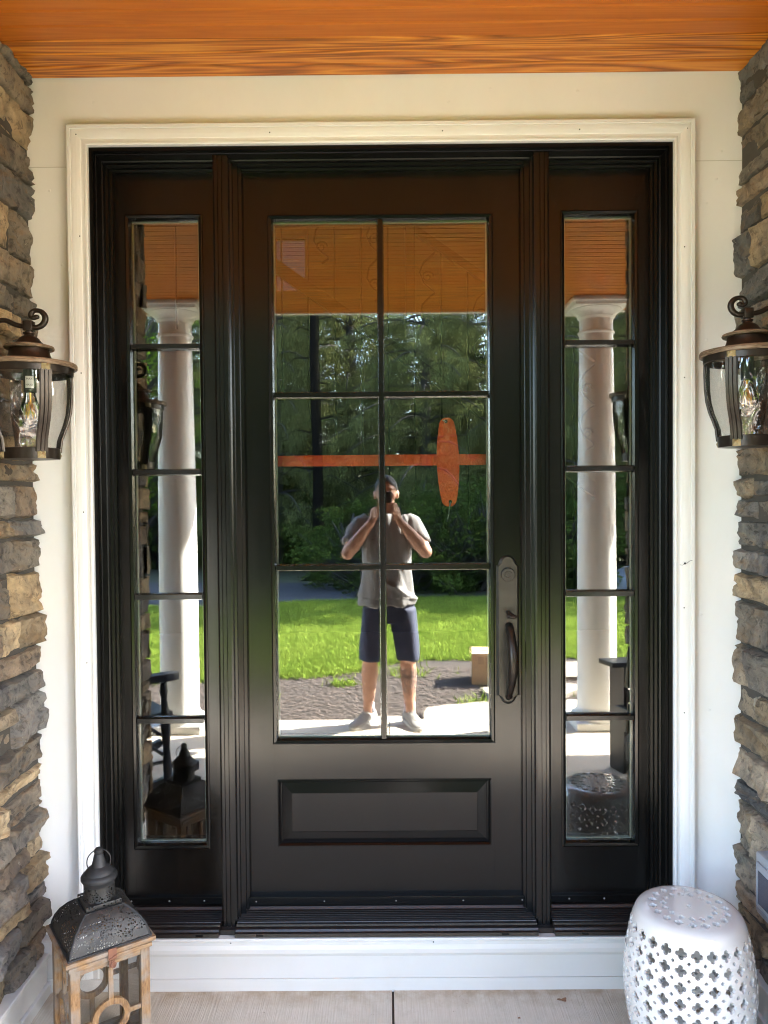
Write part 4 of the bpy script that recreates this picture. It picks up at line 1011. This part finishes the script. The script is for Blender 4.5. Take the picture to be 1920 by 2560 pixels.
for k in range(4):
    for w in (0, .53): vs.append((.02 + .36 * w * .35 + .03 * math.sin(k * .9), .03 * math.sin(k * 1.3 + w * 2) + .004, 1.98 - k / 8 * .72 - w * .18))
m.add(vs, [(2 * k, 2 * k + 2, 2 * k + 3, 2 * k + 1) for k in range(3)]); m.build('canton', simple('flag_blue', (.03, .05, .2), .8), t)

# ------------------------------------------------------------------ foyer behind the glass
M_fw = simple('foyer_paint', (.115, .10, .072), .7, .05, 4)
m = MB()
def wallbox(x0, x1, y0, y1, z0, z1): m.box(x0, x1, y0, y1, z0, z1)
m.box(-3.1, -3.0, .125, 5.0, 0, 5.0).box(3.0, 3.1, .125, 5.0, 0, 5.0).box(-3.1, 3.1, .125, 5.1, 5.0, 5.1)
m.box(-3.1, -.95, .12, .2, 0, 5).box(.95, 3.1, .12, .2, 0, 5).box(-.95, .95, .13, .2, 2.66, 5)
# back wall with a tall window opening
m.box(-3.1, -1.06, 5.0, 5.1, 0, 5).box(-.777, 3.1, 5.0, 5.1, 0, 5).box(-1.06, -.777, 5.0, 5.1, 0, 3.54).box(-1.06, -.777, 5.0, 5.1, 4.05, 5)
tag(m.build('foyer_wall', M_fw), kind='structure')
M_dimmer = bpy.data.materials.new('window_dimmer'); M_dimmer.use_nodes = True; nt = M_dimmer.node_tree; nt.nodes.clear(); o_ = N(nt, 'OutputMaterial'); tr = N(nt, 'BsdfTransparent'); tr.inputs[0].default_value = (.0035, .003, .003, 1); L(nt, tr.outputs[0], o_.inputs[0])  # near-opaque pane added to dim the sky behind the foyer window
m = MB().add([(-1.06, 5.04, 3.54), (-.777, 5.04, 3.54), (-.777, 5.04, 4.05), (-1.06, 5.04, 4.05)], [(0, 1, 2, 3)]); tag(m.build('window_dimmer', M_dimmer), 'foyer back wall window with a pane added to dim its sky', 'window')
m = MB().box(-3.1, 3.1, .04, 5.1, .05, .20); tag(m.build('foyer_floor', simple('dark_oak', (.10, .05, .025), .3, .3, 5)), kind='structure')
st_ = thing('staircase', (0, 0, 0), 'dark wooden staircase with scrolled iron balusters seen faintly inside', 'staircase')
M_dw = simple('dark_stair_wood', (.035, .016, .008), .4, .3, 8)
m = MB(); Y0 = 3.0
p0, p1 = Vector((-1.6, 3.77)), Vector((1.5, 1.57))
m.prism([(p0.x, p0.y - .055), (p1.x, p1.y - .055), (p1.x, p1.y + .055), (p0.x, p0.y + .055)], Y0, Y0 + .06); m.build('stringer', M_dw, st_)
m = MB(); m.prism([(p0.x, p0.y + .92), (p1.x, p1.y + .92), (p1.x, p1.y + .99), (p0.x, p0.y + .99)], Y0 - .01, Y0 + .05); m.box(-3, -1.5, Y0, Y0 + .06, 4.84, 4.91); m.build('handrail', M_dw, st_)
m = MB(); m.box(.142, .212, Y0 - .12, Y0 - .04, 2.63, 4.9, .01); m.build('newel_post', M_dw, st_)
m = MB()
for k in range(16):
    x = -1.5 + k * .19; zb = p0.y + (p1.y - p0.y) * (x - p0.x) / (p1.x - p0.x)
    m.tube([(x, Y0 + .02, zb + .95), (x, Y0 + .02, zb - .95)], .008, 6)
    if k % 2:
        pts = [(x + .095 + .055 * math.sin(q * 1.1), Y0 + .02, zb + .15 + .05 * q + .03 * math.cos(q * 1.1)) for q in range(14)]; m.tube(pts, .007, 5)
        for zz in (.3, .62):
            pts = [(x + .095 + .045 * (1 - q / 18) * math.cos(q * .6), Y0 + .02, zb + zz + .045 * (1 - q / 18) * math.sin(q * .6)) for q in range(16)]; m.tube(pts, .006, 5)
m.build('iron_baluster', M_blk, st_)
# bits blown onto the slab
M_leafd = simple('dried_leaf', (.16, .08, .04), .8, .3, 60)
for k, (x, y, r_, a) in enumerate([(.528, -.20, .013, .4), (.60, -.33, .006, 2.0), (-.36, -.36, .005, 1.0), (.38, -.28, .004, .1)]):
    m = MB(); pts = []
    for i in range(12):
        t_ = 2 * math.pi * i / 12; rr = r_ * (1 + .35 * math.sin(3 * t_ + k)); pts.append((x + rr * math.cos(t_ + a), y + rr * .55 * math.sin(t_ + a)))
    z_ = fz(y) + .0015; m.add([(px_, py_, z_ + .002 * math.sin(i * 1.7)) for i, (px_, py_) in enumerate(pts)] + [(px_, py_, z_ - .0012) for px_, py_ in pts], [tuple(range(12)), tuple(range(23, 11, -1))] + [(i, i + 12, (i + 1) % 12 + 12, (i + 1) % 12) for i in range(12)])
    o = m.build('leaf_scrap', M_leafd); tag(o, ['largest dry brown leaf scrap on the concrete left of the garden stool', 'tiny brown scrap between the large leaf scrap and the stool foot', 'tiny brown scrap on the concrete right of the wood lantern', 'tiny brown scrap on the concrete between joint and garden stool'][k], 'leaf scrap', 'leaf scraps on the porch slab')
# ------------------------------------------------------------------ trees
def tree_mesh_conifer(seed, H_, R_, nb, name, z_low=1.2):
    """drooping evergreen: trunk, limbs and hanging sprays"""
    g = np.random.default_rng(seed); Vs = []; 
    tm = MB(); tm.tube([(0, 0, -.1), (.02, .03, H_ * .3), (.05, -.02, H_ * .6), (0, 0, H_)], [.17, .13, .09, .02], 10)
    cent = []; sz = []
    for i in range(nb):
        z = z_low + (H_ - z_low) * (i / nb) ** 1.05 + g.normal(0, .1); a = i * 2.399 + g.normal(0, .3)
        Lb = R_ * (1 - .75 * (z / H_)) * g.uniform(.65, 1.2); pts = []
        for k in range(7):
            t_ = k / 6; pts.append((Lb * t_ * math.cos(a), Lb * t_ * math.sin(a), z + .10 * Lb * math.sin(t_ * 2.2) - .30 * Lb * t_ ** 2))
        tm.tube(pts, [.035 * (1 - .8 * k / 6) + .004 for k in range(7)], 5)
        ns = int(Lb * 26)
        for s_ in range(ns):
            t_ = g.uniform(.12, 1) ** .8; k = min(5, int(t_ * 6)); p = np.array(pts[k]) * (1 - (t_ * 6 - k)) + np.array(pts[k + 1]) * (t_ * 6 - k)
            side = g.normal(0, .16 + .22 * (1 - t_)); p = p + np.array([-math.sin(a) * side, math.cos(a) * side, 0])
            drop = g.uniform(.15, .55); nl = int(12 + drop * 26)
            u = g.uniform(0, 1, nl); q = p + np.stack([g.normal(0, .045, nl), g.normal(0, .045, nl), -u * drop + g.normal(0, .03, nl)], 1)
            cent.append(q); sz.append(g.uniform(.6, 1.2, nl))
    P = np.concatenate(cent); s = np.concatenate(sz); n = len(P)
    a = g.uniform(0, 2 * np.pi, n); tilt = g.normal(0, .35, n)
    w = .013 * s; h = .062 * s
    dx = np.stack([np.cos(a) * w, np.sin(a) * w, g.normal(0, .3, n) * w], 1); dz = np.stack([np.sin(tilt) * h, np.cos(a * 3) * np.abs(np.sin(tilt)) * h, -np.cos(tilt) * h], 1)
    V = np.stack([P - dx, P + dx, P + dx * .3 + dz, P - dx * .3 + dz], 1)
    return tm, V
def tree_mesh_broad(seed, H_, R_, nc, name, zc=.55, leaf=.07, per=150):
    g = np.random.default_rng(seed); tm = MB(); tm.tube([(0, 0, -.1), (.05, 0, H_ * .25), (-.05, .08, H_ * .5), (0, 0, H_ * .85)], [.15, .12, .08, .02], 10)
    cs = []
    for i in range(nc):
        a = g.uniform(0, 2 * np.pi); e = g.uniform(-.9, 1); r_ = R_ * math.sqrt(1 - min(.99, e * e)) * g.uniform(.45, 1.05)
        c_ = (r_ * math.cos(a), r_ * math.sin(a), H_ * zc + e * H_ * (1 - zc) * .95)
        tm.tube([(0, 0, max(.2, c_[2] - 1.0 - r_ * .4)), (c_[0] * .5, c_[1] * .5, c_[2] - .5), c_], [.04, .025, .008], 5)
        k = int(per * g.uniform(.5, 1.3)); cr = g.uniform(.22, .5) * R_ * .55
        d = g.normal(0, 1, (k, 3)); d /= np.linalg.norm(d, axis=1)[:, None]; d *= (g.uniform(0, 1, k) ** .45)[:, None] * cr * np.array([1.2, 1.2, .7])
        cs.append(np.array(c_) + d)
    P = np.concatenate(cs); n = len(P); A = g.normal(0, 1, (n, 3)); A /= np.linalg.norm(A, axis=1)[:, None]; B = np.cross(A, g.normal(0, 1, (n, 3))); B /= np.linalg.norm(B, axis=1)[:, None]
    s = leaf * g.uniform(.6, 1.3, n)[:, None]
    V = np.stack([P - A * s * .5, P + B * s * .32, P + A * s * .6, P - B * s * .32], 1)
    return tm, V
def quads(name, V, m_, parent):
    n = len(V); me = bpy.data.meshes.new(name); me.vertices.add(4 * n); me.vertices.foreach_set('co', V.astype(np.float32).ravel())
    me.loops.add(4 * n); me.loops.foreach_set('vertex_index', np.arange(4 * n, dtype=np.int32)); me.polygons.add(n); me.polygons.foreach_set('loop_start', np.arange(0, 4 * n, 4, dtype=np.int32))
    me.materials.append(m_); me.update(); me.validate(); return link(bpy.data.objects.new(name, me), parent)
M_bark = simple('bark', (.015, .013, .011), .9, .5, 12, bmp=.8, bscale=30)
M_ever = leafmat('spruce_foliage', (.014, .017, .008), (.13, .145, .052), .35, 1.0, (.42, .62))  # light tone raised so random clumps imitate sunlit sprays
M_dec = leafmat('maple_foliage', (.035, .075, .006), (.11, .19, .016), .5, 1.6)
M_und = leafmat('shrub_foliage', (.009, .016, .005), (.055, .085, .018), .4, 1.1, (.42, .62))
def make_tree(name, label, cat, group, data, m_):
    t = thing(name, (0, 0, 0), label, cat, group); data[0].build('trunk', M_bark, t, smooth=True); quads('crown', data[1], m_, t); return t
con = [make_tree('spruce_tree', 'spruce', 'tree', 'dark drooping spruces beyond the lawn', tree_mesh_conifer(s, h, r, nb, 'spruce', zl), M_ever) for s, h, r, nb, zl in ((1, 11, 2.9, 104, .5), (2, 9.5, 2.6, 96, 1.0), (3, 12, 3.2, 110, 1.6))]
dec = [make_tree('maple_tree', 'maple', 'tree', 'light green broadleaf trees beyond the lawn', tree_mesh_broad(s, h, r, nc, 'maple'), M_dec) for s, h, r, nc in ((11, 9.5, 2.6, 110), (12, 8, 2.2, 95))]
und = [make_tree('shrub', 'shrub', 'shrub', 'undergrowth shrubs under the trees', tree_mesh_broad(s, h, r, nc, 'shrub', .45, .06, 130), M_und) for s, h, r, nc in ((21, 1.9, 1.3, 46), (22, 1.5, 1.5, 46))]
rt = random.Random(4)
spots = []
for row, (yy, xs_, jit) in enumerate(((-14.2, (-5.6, -2.4, 1.2, 4.9), .35), (-17.2, (-9.0, -4.2, -.6, 3.0, 6.4), .5), (-20.2, (-11, -6.4, -2.4, .9, 4.4, 7.8), .6), (-24, (-13, -9.2, -5.6, -2, 1.8, 5.4, 9.0, 13.5), .8), (-28, (-16, -11, -7.5, -4, -.5, 3, 6.5, 10.5, 16), .8))):
    for x in xs_: spots.append((x + rt.uniform(-jit, jit), yy + rt.uniform(-.8, .8), row))
desc = ['at the front edge of the wood', 'in the second line of the wood', 'in the third line of the wood', 'deep in the wood', 'at the back of the wood']
usedc = set(); 
def place(protos, i, x, y, s, rz, lab, grp):
    p = protos[i % len(protos)]
    key = p.name
    if key not in usedc: usedc.add(key); o = p
    else: o = copy_tree(p)
    o.location = (x, y, GZ); o.scale = (s, s, s * rt.uniform(.92, 1.1)); o.rotation_euler = (0, 0, rz); o['label'] = lab; o['group'] = grp
    return o
for i, (x, y, row) in enumerate(spots):
    isdec = (i in (0, 4, 9, 12, 15, 18, 22, 25))
    grp = ('light green broadleaf trees ' if isdec else 'dark drooping spruces ') + desc[row]
    lab = ('tall light green broadleaf tree ' if isdec else 'tall dark green drooping spruce ') + desc[row]
    place(dec if isdec else con, i, x, y, rt.uniform(.85, 1.12), rt.uniform(0, 6.28), lab, grp)
for i in range(30):
    x = -12 + 24 * i / 29 + rt.uniform(-.3, .3); y = -10.9 - rt.uniform(0, .9) if x > -.9 else -15.4 - rt.uniform(0, 1.0)
    place(und, i, x, y, rt.uniform(.75, 1.25), rt.uniform(0, 6.28), 'low leafy green shrub of the undergrowth along the edge of the wood', 'shrubs along the edge of the wood')
for i in range(22):
    x = -16 + 32 * i / 21 + rt.uniform(-.4, .4); place(und, i, x, -22.5 - rt.uniform(0, 3), rt.uniform(1.4, 2.0), rt.uniform(0, 6.28), 'tall leafy green shrub of the undergrowth deep inside the wood', 'shrubs deep in the wood')
for i, (x, y) in enumerate([(3.2, -12.6), (5.6, -12.0), (7.8, -11.2)]):
    place(con, i + 1, x, y, .8, rt.uniform(0, 6.28), 'young dark green spruce standing close behind the right half of the lawn', 'young spruces behind the lawn')
for i in range(14):  # unseen spruces added on both sides to block low sky light
    sd_ = 1 if i % 2 else -1; x = sd_ * rt.uniform(14.5, 18); y = 3 - 2.7 * (i // 2)
    place(con, i, x, y, .62, rt.uniform(0, 6.28), 'unseen spruce added to block low sky on the ' + ('right' if sd_ > 0 else 'left') + ' side', 'spruces added to block low sky on the ' + ('right' if sd_ > 0 else 'left') + ' garden boundary')
# bare leaning trunk with roots by the drive
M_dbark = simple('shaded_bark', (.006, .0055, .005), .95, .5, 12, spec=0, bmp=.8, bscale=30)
t = thing('bare_trunk', (-1.40, -12.9, GZ), 'straight grey trunk with flared roots between lawn and drive', 'tree')
m = MB(); m.tube([(0, 0, -.05), (0, 0, .12), (.01, 0, .6), (.03, 0, 2), (-.02, .05, 4.5), (.05, 0, 9)], [.24, .15, .115, .105, .095, .06], 14)
for a in (0.3, 1.7, 2.9, 4.1, 5.2): m.tube([(0, 0, .12), (.16 * math.cos(a), .16 * math.sin(a), .03), (.34 * math.cos(a), .34 * math.sin(a), -.03)], [.08, .045, .02], 7)
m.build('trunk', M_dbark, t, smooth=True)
g = np.random.default_rng(8); m = MB()
for i in range(26):
    z = 2.2 + i * .25; a = g.uniform(0, 6.28); Lb = g.uniform(.5, 1.5); m.tube([(0, 0, z), (Lb * .5 * math.cos(a), Lb * .5 * math.sin(a), z + .05), (Lb * math.cos(a), Lb * math.sin(a), z - .25)], [.018, .012, .004], 5)
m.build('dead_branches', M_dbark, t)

# ------------------------------------------------------------------ photographer
def remesh(mb, voxel, name, mats, parent, smooth_it=6, folds=None):
    me = bpy.data.meshes.new('tmp'); me.from_pydata(mb.v, [], mb.f); tmp = bpy.data.objects.new('tmp', me); link(tmp)
    r_ = tmp.modifiers.new('r', 'REMESH'); r_.mode = 'VOXEL'; r_.voxel_size = voxel
    s_ = tmp.modifiers.new('s', 'SMOOTH'); s_.factor = .5; s_.iterations = smooth_it
    bpy.context.view_layer.update()
    m2 = bpy.data.meshes.new_from_object(tmp.evaluated_get(bpy.context.evaluated_depsgraph_get())); bpy.data.objects.remove(tmp)
    if folds:
        nrm = [v_.normal.copy() for v_ in m2.vertices]
        for v_, nn in zip(m2.vertices, nrm): v_.co += nn * folds(v_.co) * 1.5
    m2.name = name; m2.polygons.foreach_set('use_smooth', [True] * len(m2.polygons)); m2.materials.clear()
    for q in mats: m2.materials.append(q)
    return link(bpy.data.objects.new(name, m2), parent)
def loft(m, rings, n=28):
    """rings of (cx,cy,z,rx,ry[,power])"""
    vs = []; fs = []
    for r_ in rings:
        cx_, cy_, z, rx, ry = r_[:5]; pw = r_[5] if len(r_) > 5 else 1.0
        for i in range(n):
            a = 2 * math.pi * i / n; c_, s_ = math.cos(a), math.sin(a)
            vs.append((cx_ + rx * math.copysign(abs(c_) ** pw, c_), cy_ + ry * math.copysign(abs(s_) ** pw, s_), z))
    for k in range(len(rings) - 1):
        for i in range(n): fs.append((k * n + i, k * n + (i + 1) % n, (k + 1) * n + (i + 1) % n, (k + 1) * n + i))
    fs.append(tuple(range(n - 1, -1, -1))); fs.append(tuple((len(rings) - 1) * n + i for i in range(n)))
    m.add(vs, fs)
def limb(m, pts, rad, n=16): 
    m.tube(pts, rad, n)
    for p, r_ in ((pts[0], rad[0]), (pts[-1], rad[-1])): m.ball(p, r_, 12, 8)
PY = -2.66; F = fz(-2.7)
person = thing('person', (0, 0, 0), 'man in grey t-shirt and navy shorts photographing the door with a phone', 'person')
M_skin, nt, b = mat('skin'); v = coords(nt)
c = mixc(nt, ramp(nt, noi(nt, v, 26, 6, .7), [(.35, 0), (.65, 1)]), (.34, .165, .105), (.53, .295, .205))
# inked lower left leg (viewer's right)
sp = N(nt, 'SeparateXYZ'); L(nt, v, sp.inputs[0])
def gate(sock, lo, hi):
    a = N(nt, 'MapRange'); a.inputs[1].default_value = lo; a.inputs[2].default_value = lo + .02; L(nt, sock, a.inputs[0]); b_ = N(nt, 'MapRange'); b_.inputs[1].default_value = hi; b_.inputs[2].default_value = hi + .02; b_.inputs[3].default_value = 1; b_.inputs[4].default_value = 0; L(nt, sock, b_.inputs[0])
    mm = N(nt, 'Math', operation='MULTIPLY'); L(nt, a.outputs[0], mm.inputs[0]); L(nt, b_.outputs[0], mm.inputs[1]); return mm.outputs[0]
gz = gate(sp.outputs['Z'], .17, .34); gx = gate(sp.outputs['X'], .05, .4); mm = N(nt, 'Math', operation='MULTIPLY'); L(nt, gz, mm.inputs[0]); L(nt, gx, mm.inputs[1])
mm2 = N(nt, 'Math', operation='MULTIPLY'); L(nt, mm.outputs[0], mm2.inputs[0]); L(nt, ramp(nt, noi(nt, v, 34, 3, .6, 1.5), [(.42, 0), (.5, .75)]), mm2.inputs[1])
c = mixc(nt, mm2.outputs[0], c, (.06, .065, .07)); L(nt, c, b.inputs['Base Color']); b.inputs['Roughness'].default_value = .5; b.inputs['Subsurface Weight'].default_value = .0
m = MB(); hy = -2.80; hx = -.003
# head
m.ball((hx, hy - .01, 1.575), (.074, .095, .103), 24, 16); m.ball((hx, hy + .028, 1.520), (.056, .060, .075), 20, 14); m.ball((hx, hy + .045, 1.478), (.034, .035, .028), 14, 10)
m.tube([(hx, hy + .080, 1.572), (hx, hy + .098, 1.545), (hx, hy + .102, 1.532)], [.008, .012, .014], 10); m.ball((hx, hy + .098, 1.530), (.016, .012, .010), 10, 8)
for sx in (-1, 1):
    m.ball((hx + sx * .078, hy - .005, 1.545), (.010, .020, .033), 12, 10); m.ball((hx + sx * .083, hy - .013, 1.553), (.007, .016, .024), 12, 10)
    m.ball((hx + sx * .030, hy + .072, 1.586), (.024, .014, .008), 10, 8); m.ball((hx + sx * .040, hy + .055, 1.535), (.024, .026, .026), 10, 8); m.ball((hx + sx * .030, hy + .070, 1.566), (.013, .012, .010), 10, 8)
m.ball((hx, hy + .086, 1.500), (.024, .012, .008), 12, 8); m.ball((hx, hy + .085, 1.491), (.020, .012, .007), 12, 8)
m.tube([(hx, hy - .02, 1.56), (hx, hy - .01, 1.45), (hx, hy - .02, 1.37)], [.058, .056, .066], 18)
# trunk under the clothes
loft(m, [(0, -2.80, .82, .14, .095), (0, -2.80, 1.0, .135, .09), (0, -2.80, 1.2, .15, .095), (-.01, -2.80, 1.34, .155, .085), (-.01, -2.80, 1.385, .09, .06)])
# arms
SHL, SHR = Vector((-.185, -2.79, 1.335)), Vector((.170, -2.79, 1.335))
ELL, ELR = Vector((-.268, -2.665, 1.150)), Vector((.262, -2.665, 1.158))
WRL, WRR = Vector((-.098, -2.585, 1.372)), Vector((.078, -2.585, 1.378))
for s_, e_, w_ in ((SHL, ELL, WRL), (SHR, ELR, WRR)):
    m.tube([s_, s_.lerp(e_, .35), s_.lerp(e_, .75), e_], [.056, .053, .046, .043], 16); m.ball(e_, .043, 14, 10); m.ball(s_, .056, 14, 10)
    m.tube([e_, e_.lerp(w_, .25), e_.lerp(w_, .55), e_.lerp(w_, .85), w_], [.043, .047, .040, .030, .027], 16)
# hands: palm, four fingers wrapped in front of the phone, thumb behind
def hand(w, sx, ztop, reach):
    pc = Vector((w.x - sx * .018, w.y + .012, w.z + .052))
    m.tube([w, w.lerp(pc, .5), pc, pc + Vector((-sx * .004, .004, .030))], [.027, .031, .034, .028], 14, flat=.62, up=(0, 1, 0) if False else (0, 0, 1))
    m.ball(pc, (.026, .020, .042), 14, 10)
    for k in range(4):
        z = ztop - .0185 * k; kx = pc.x - sx * (.004 + .002 * k); ln = reach * (.92, 1.0, .95, .78)[k]
        q0 = Vector((kx + sx * .012, pc.y + .010, z - .006)); q1 = Vector((kx - sx * .012, -2.534, z)); q2 = Vector((kx - sx * (.012 + ln * .52), -2.527, z + .001)); q3 = Vector((kx - sx * (.012 + ln), -2.531, z - .001))
        m.tube([q0, q1, q2, q3], [.0098, .0095, .0088, .0076], 10)
        for q, r_ in ((q1, .0098), (q2, .0090), (q3, .0076)): m.ball(q, r_, 10, 7)
    t0 = pc + Vector((sx * .0, -.012, .012)); t1 = Vector((pc.x - sx * .018, -2.575, ztop - .015)); t2 = Vector((pc.x - sx * .034, -2.568, ztop + .006))
    m.tube([t0, t1, t2], [.0125, .0115, .009], 10); m.ball(t1, .0118, 10, 7); m.ball(t2, .009, 10, 7)
hand(WRR, 1, 1.487, .066); hand(WRL, -1, 1.462, .050)
# legs
hipL, hipR = Vector((-.085, -2.80, .80)), Vector((.095, -2.80, .80))
knL, knR = Vector((-.122, -2.76, F + .47)), Vector((.136, -2.76, F + .47)); anL, anR = Vector((-.140, -2.775, F + .09)), Vector((.152, -2.765, F + .09))
for h_, k_, a_ in ((hipL, knL, anL), (hipR, knR, anR)):
    m.tube([h_, h_.lerp(k_, .3), h_.lerp(k_, .7), k_], [.074, .078, .066, .056], 18); m.ball(k_ + Vector((0, .012, .0)), (.050, .052, .058), 14, 10); m.ball(h_, .072, 12, 8)
    c1 = k_.lerp(a_, .28) + Vector((0, -.018, 0)); m.tube([k_, k_.lerp(a_, .12) + Vector((0, -.006, 0)), c1, k_.lerp(a_, .55) + Vector((0, -.010, 0)), k_.lerp(a_, .8), a_], [.054, .053, .060, .050, .038, .036], 18)
    m.ball(a_, .038, 12, 8)
body = remesh(m, .0058, 'body', [M_skin], person, 3)
# hair: close-cropped cap
M_hair = simple('dark_hair', (.012, .009, .007), .7, .4, 120, bmp=.6, bscale=300)
m = MB(); nu, nv = 28, 14; vs = []; fs = []
for k in range(nv + 1):
    for i in range(nu):
        a = 2 * math.pi * i / nu; front = max(0, math.sin(a)); phm = math.radians(92 - 38 * front ** 1.5 + 24 * max(0, -math.sin(a)) + 6 * (abs(math.cos(a)) > .9)); ph = phm * k / nv
        vs.append((hx + .0795 * math.sin(ph) * math.cos(a), hy - .012 + .1005 * math.sin(ph) * math.sin(a), 1.577 + .1085 * math.cos(ph)))
for k in range(nv):
    for i in range(nu): fs.append((k * nu + i, (k + 1) * nu + i, (k + 1) * nu + (i + 1) % nu, k * nu + (i + 1) % nu))
m.add(vs, fs); m.build('hair', M_hair, person, smooth=True, weld=.0002)
# shirt
def shirt_fold(p):
    z, x = p.z, p.x
    f = .009 * noise.noise((x * 16 + z * 5, p.y * 9, z * 3.2)) + .006 * noise.noise((x * 30 + z * 9, p.y * 12, z * 4))
    f += .010 * max(0, (1.15 - z) / .35) * (1 if z > .84 else .35) * math.sin(x * 42 + 3 * z + 4 * p.y)
    if abs(x) < .14 and z > 1.18: f += .0055 * math.sin(x * 95 + (z - 1.3) * 60 * (1 if x > 0 else -1) * .4) * min(1, (z - 1.18) / .08)
    d = x * .55 + (z - .86); f += .010 * math.exp(-((z - .86 - (.14 - x) * .6) / .02) ** 2) * (x > -.02) * (p.y > -2.8)
    return f
m = MB()
loft(m, [(0, -2.79, .785, .196, .128, .9), (0, -2.79, .80, .197, .130, .9), (0, -2.79, .90, .186, .124, .9), (0, -2.79, 1.02, .172, .116, .9), (-.003, -2.79, 1.15, .170, .114, .9), (-.006, -2.79, 1.26, .184, .116, .85), (-.008, -2.79, 1.33, .196, .108, .85), (-.009, -2.792, 1.375, .172, .092, .9), (-.009, -2.795, 1.402, .118, .080), (-.009, -2.80, 1.418, .075, .072)], 40)
for s_, e_ in ((SHL, ELL), (SHR, ELR)):
    sx = 1 if s_.x > 0 else -1
    q = s_ + Vector((-sx * .05, 0, .02)); m.tube([q, s_ + Vector((0, 0, .004)), s_.lerp(e_, .35), s_.lerp(e_, .72)], [.070, .074, .073, .072], 20); m.ball(s_ + Vector((-sx * .01, 0, .006)), .074, 14, 10)
sh = remesh(m, .007, 'shirt', [simple('grey_jersey', (.20, .192, .192), .85, .08, 60, bmp=.15, bscale=400)], person, 8, shirt_fold)
m = MB(); m.tube([(hx + .064 * math.cos(a), -2.808 + .064 * math.sin(a), 1.418 - .012 * math.sin(a)) for a in [2 * math.pi * i / 24 for i in range(25)]], .009, 8, cap=False); m.build('collar', sh.data.materials[0], sh, smooth=True)
m = MB(); m.box(-.105, -.070, -2.6905, -2.683, 1.2375, 1.2435); m.build('chest_print', M_ink, sh)
# shorts
m = MB()
loft(m, [(.003, -2.795, .66, .174, .114, .9), (.003, -2.795, .78, .176, .114, .9), (.003, -2.795, .88, .160, .108, .9)], 32)
for sx, k_ in ((-1, knL), (1, knR)):
    cx_ = k_.x
    loft(m, [(cx_ + sx * .002, -2.772, F + .445, .077, .084, .9), (cx_, -2.775, F + .50, .079, .086, .9), (cx_ - sx * .012, -2.785, F + .60, .086, .094, .9), (cx_ - sx * .03, -2.79, F + .70, .096, .104, .9), (cx_ - sx * .045, -2.79, F + .80, .1, .1, .9)], 28)
def sf(p): return .006 * noise.noise((p.x * 14, p.y * 9, p.z * 5)) + .005 * math.sin(p.x * 40 + p.z * 8 + p.y * 20) * (.4 + noise.noise((p.x * 6, 1, p.z * 5)))
remesh(m, .007, 'shorts', [simple('navy_shorts', (.022, .028, .062), .8, .3, 40, bmp=.2, bscale=200)], person, 6, sf)
# shoes
M_shoe = simple('pale_grey_knit', (.27, .26, .245), .75, .2, 90, bmp=.3, bscale=300); M_sole = simple('white_sole', (.42, .41, .39), .5, .1, 40); M_sock = simple('sock', (.34, .33, .40), .9)
for sx, a_, ang, nm in ((-1, anL, 34, 0), (1, anR, -20, 1)):
    T = Matrix.Translation((a_.x, a_.y, F)) @ Matrix.Rotation(R(ang), 4, 'Z')
    st2 = bpy.data.objects.new('shoe', None); link(st2, person)
    m = MB(); vs = []; fs = []; n = 24
    secs = [(-.072, .028, .050, .085), (-.055, .038, .044, .105), (-.02, .040, .036, .112), (.02, .041, .030, .100), (.06, .044, .024, .078), (.10, .048, .018, .062), (.14, .048, .014, .052), (.175, .040, .010, .042), (.198, .022, .008, .032)]
    for y, w, zb_, zt in secs:
        for i in range(n):
            a = 2 * math.pi * i / n; c_, s2 = math.cos(a), math.sin(a); zz = (.018 + zt) / 2 + (zt - .018) / 2 * math.copysign(abs(s2) ** .8, s2); ww = w * (1 if s2 < 0 else (1 - .35 * s2)); vs.append((ww * math.copysign(abs(c_) ** .8, c_), y, zz))
    for k in range(len(secs) - 1):
        for i in range(n): fs.append((k * n + i, k * n + (i + 1) % n, (k + 1) * n + (i + 1) % n, (k + 1) * n + i))
    fs += [tuple(range(n)), tuple(range((len(secs) - 1) * n, len(secs) * n))]
    m.add(vs, fs); m.v = [tuple(T @ Vector(q)) for q in m.v]; m.build('upper', M_shoe, st2, smooth=True)
    m = MB(); ol = [(.0, -.085), (.030, -.078), (.041, -.05), (.040, .0), (.043, .06), (.051, .11), (.050, .155), (.038, .19), (.0, .212), (-.034, .195), (-.046, .155), (-.049, .11), (-.042, .06), (-.038, 0), (-.040, -.05), (-.030, -.078)]
    nn = len(ol); m.add([(x, y, 0) for x, y in ol] + [(x * 1.03, y * 1.01, .024 + .012 * (y < 0)) for x, y in ol], [tuple(range(nn - 1, -1, -1)), tuple(range(nn, 2 * nn))] + [(i, (i + 1) % nn, (i + 1) % nn + nn, i + nn) for i in range(nn)])
    m.v = [tuple(T @ Vector(q)) for q in m.v]; m.build('sole', M_sole, st2, bevel=.003, smooth=False)
    m = MB()
    for k in range(5):
        y = .028 + .022 * k; z = .098 - .0095 * k; s3 = -1 if k % 2 else 1
        m.tube([(-.026, y, z - .012), (0, y + .006 * s3, z + .006), (.026, y, z - .012)], .003, 6)
    m.v = [tuple(T @ Vector(q)) for q in m.v]; m.build('laces', M_sole, st2, smooth=True)
    m = MB(); m.tube([(0, -.012, .085), (0, -.008, .13), (0, -.006, .145)], [.040, .0405, .040], 18); m.v = [tuple(T @ Vector(q)) for q in m.v]; m.build('sock', M_sock, st2, smooth=True)
# phone (the camera looks out from its top corner)
t = thing('smartphone', (-.002, -2.5485, 1.494), 'black smartphone held upright in front of the face', 'phone')
m = MB(); m.box(-.036, .036, -.0045, .0045, -.074, .074, .004); m.build('phone_body', M_ink, t)
m = MB(); m.box(.004, .030, .0045, .0062, .040, .068, .001); m.build('camera_bump', M_blk, t)
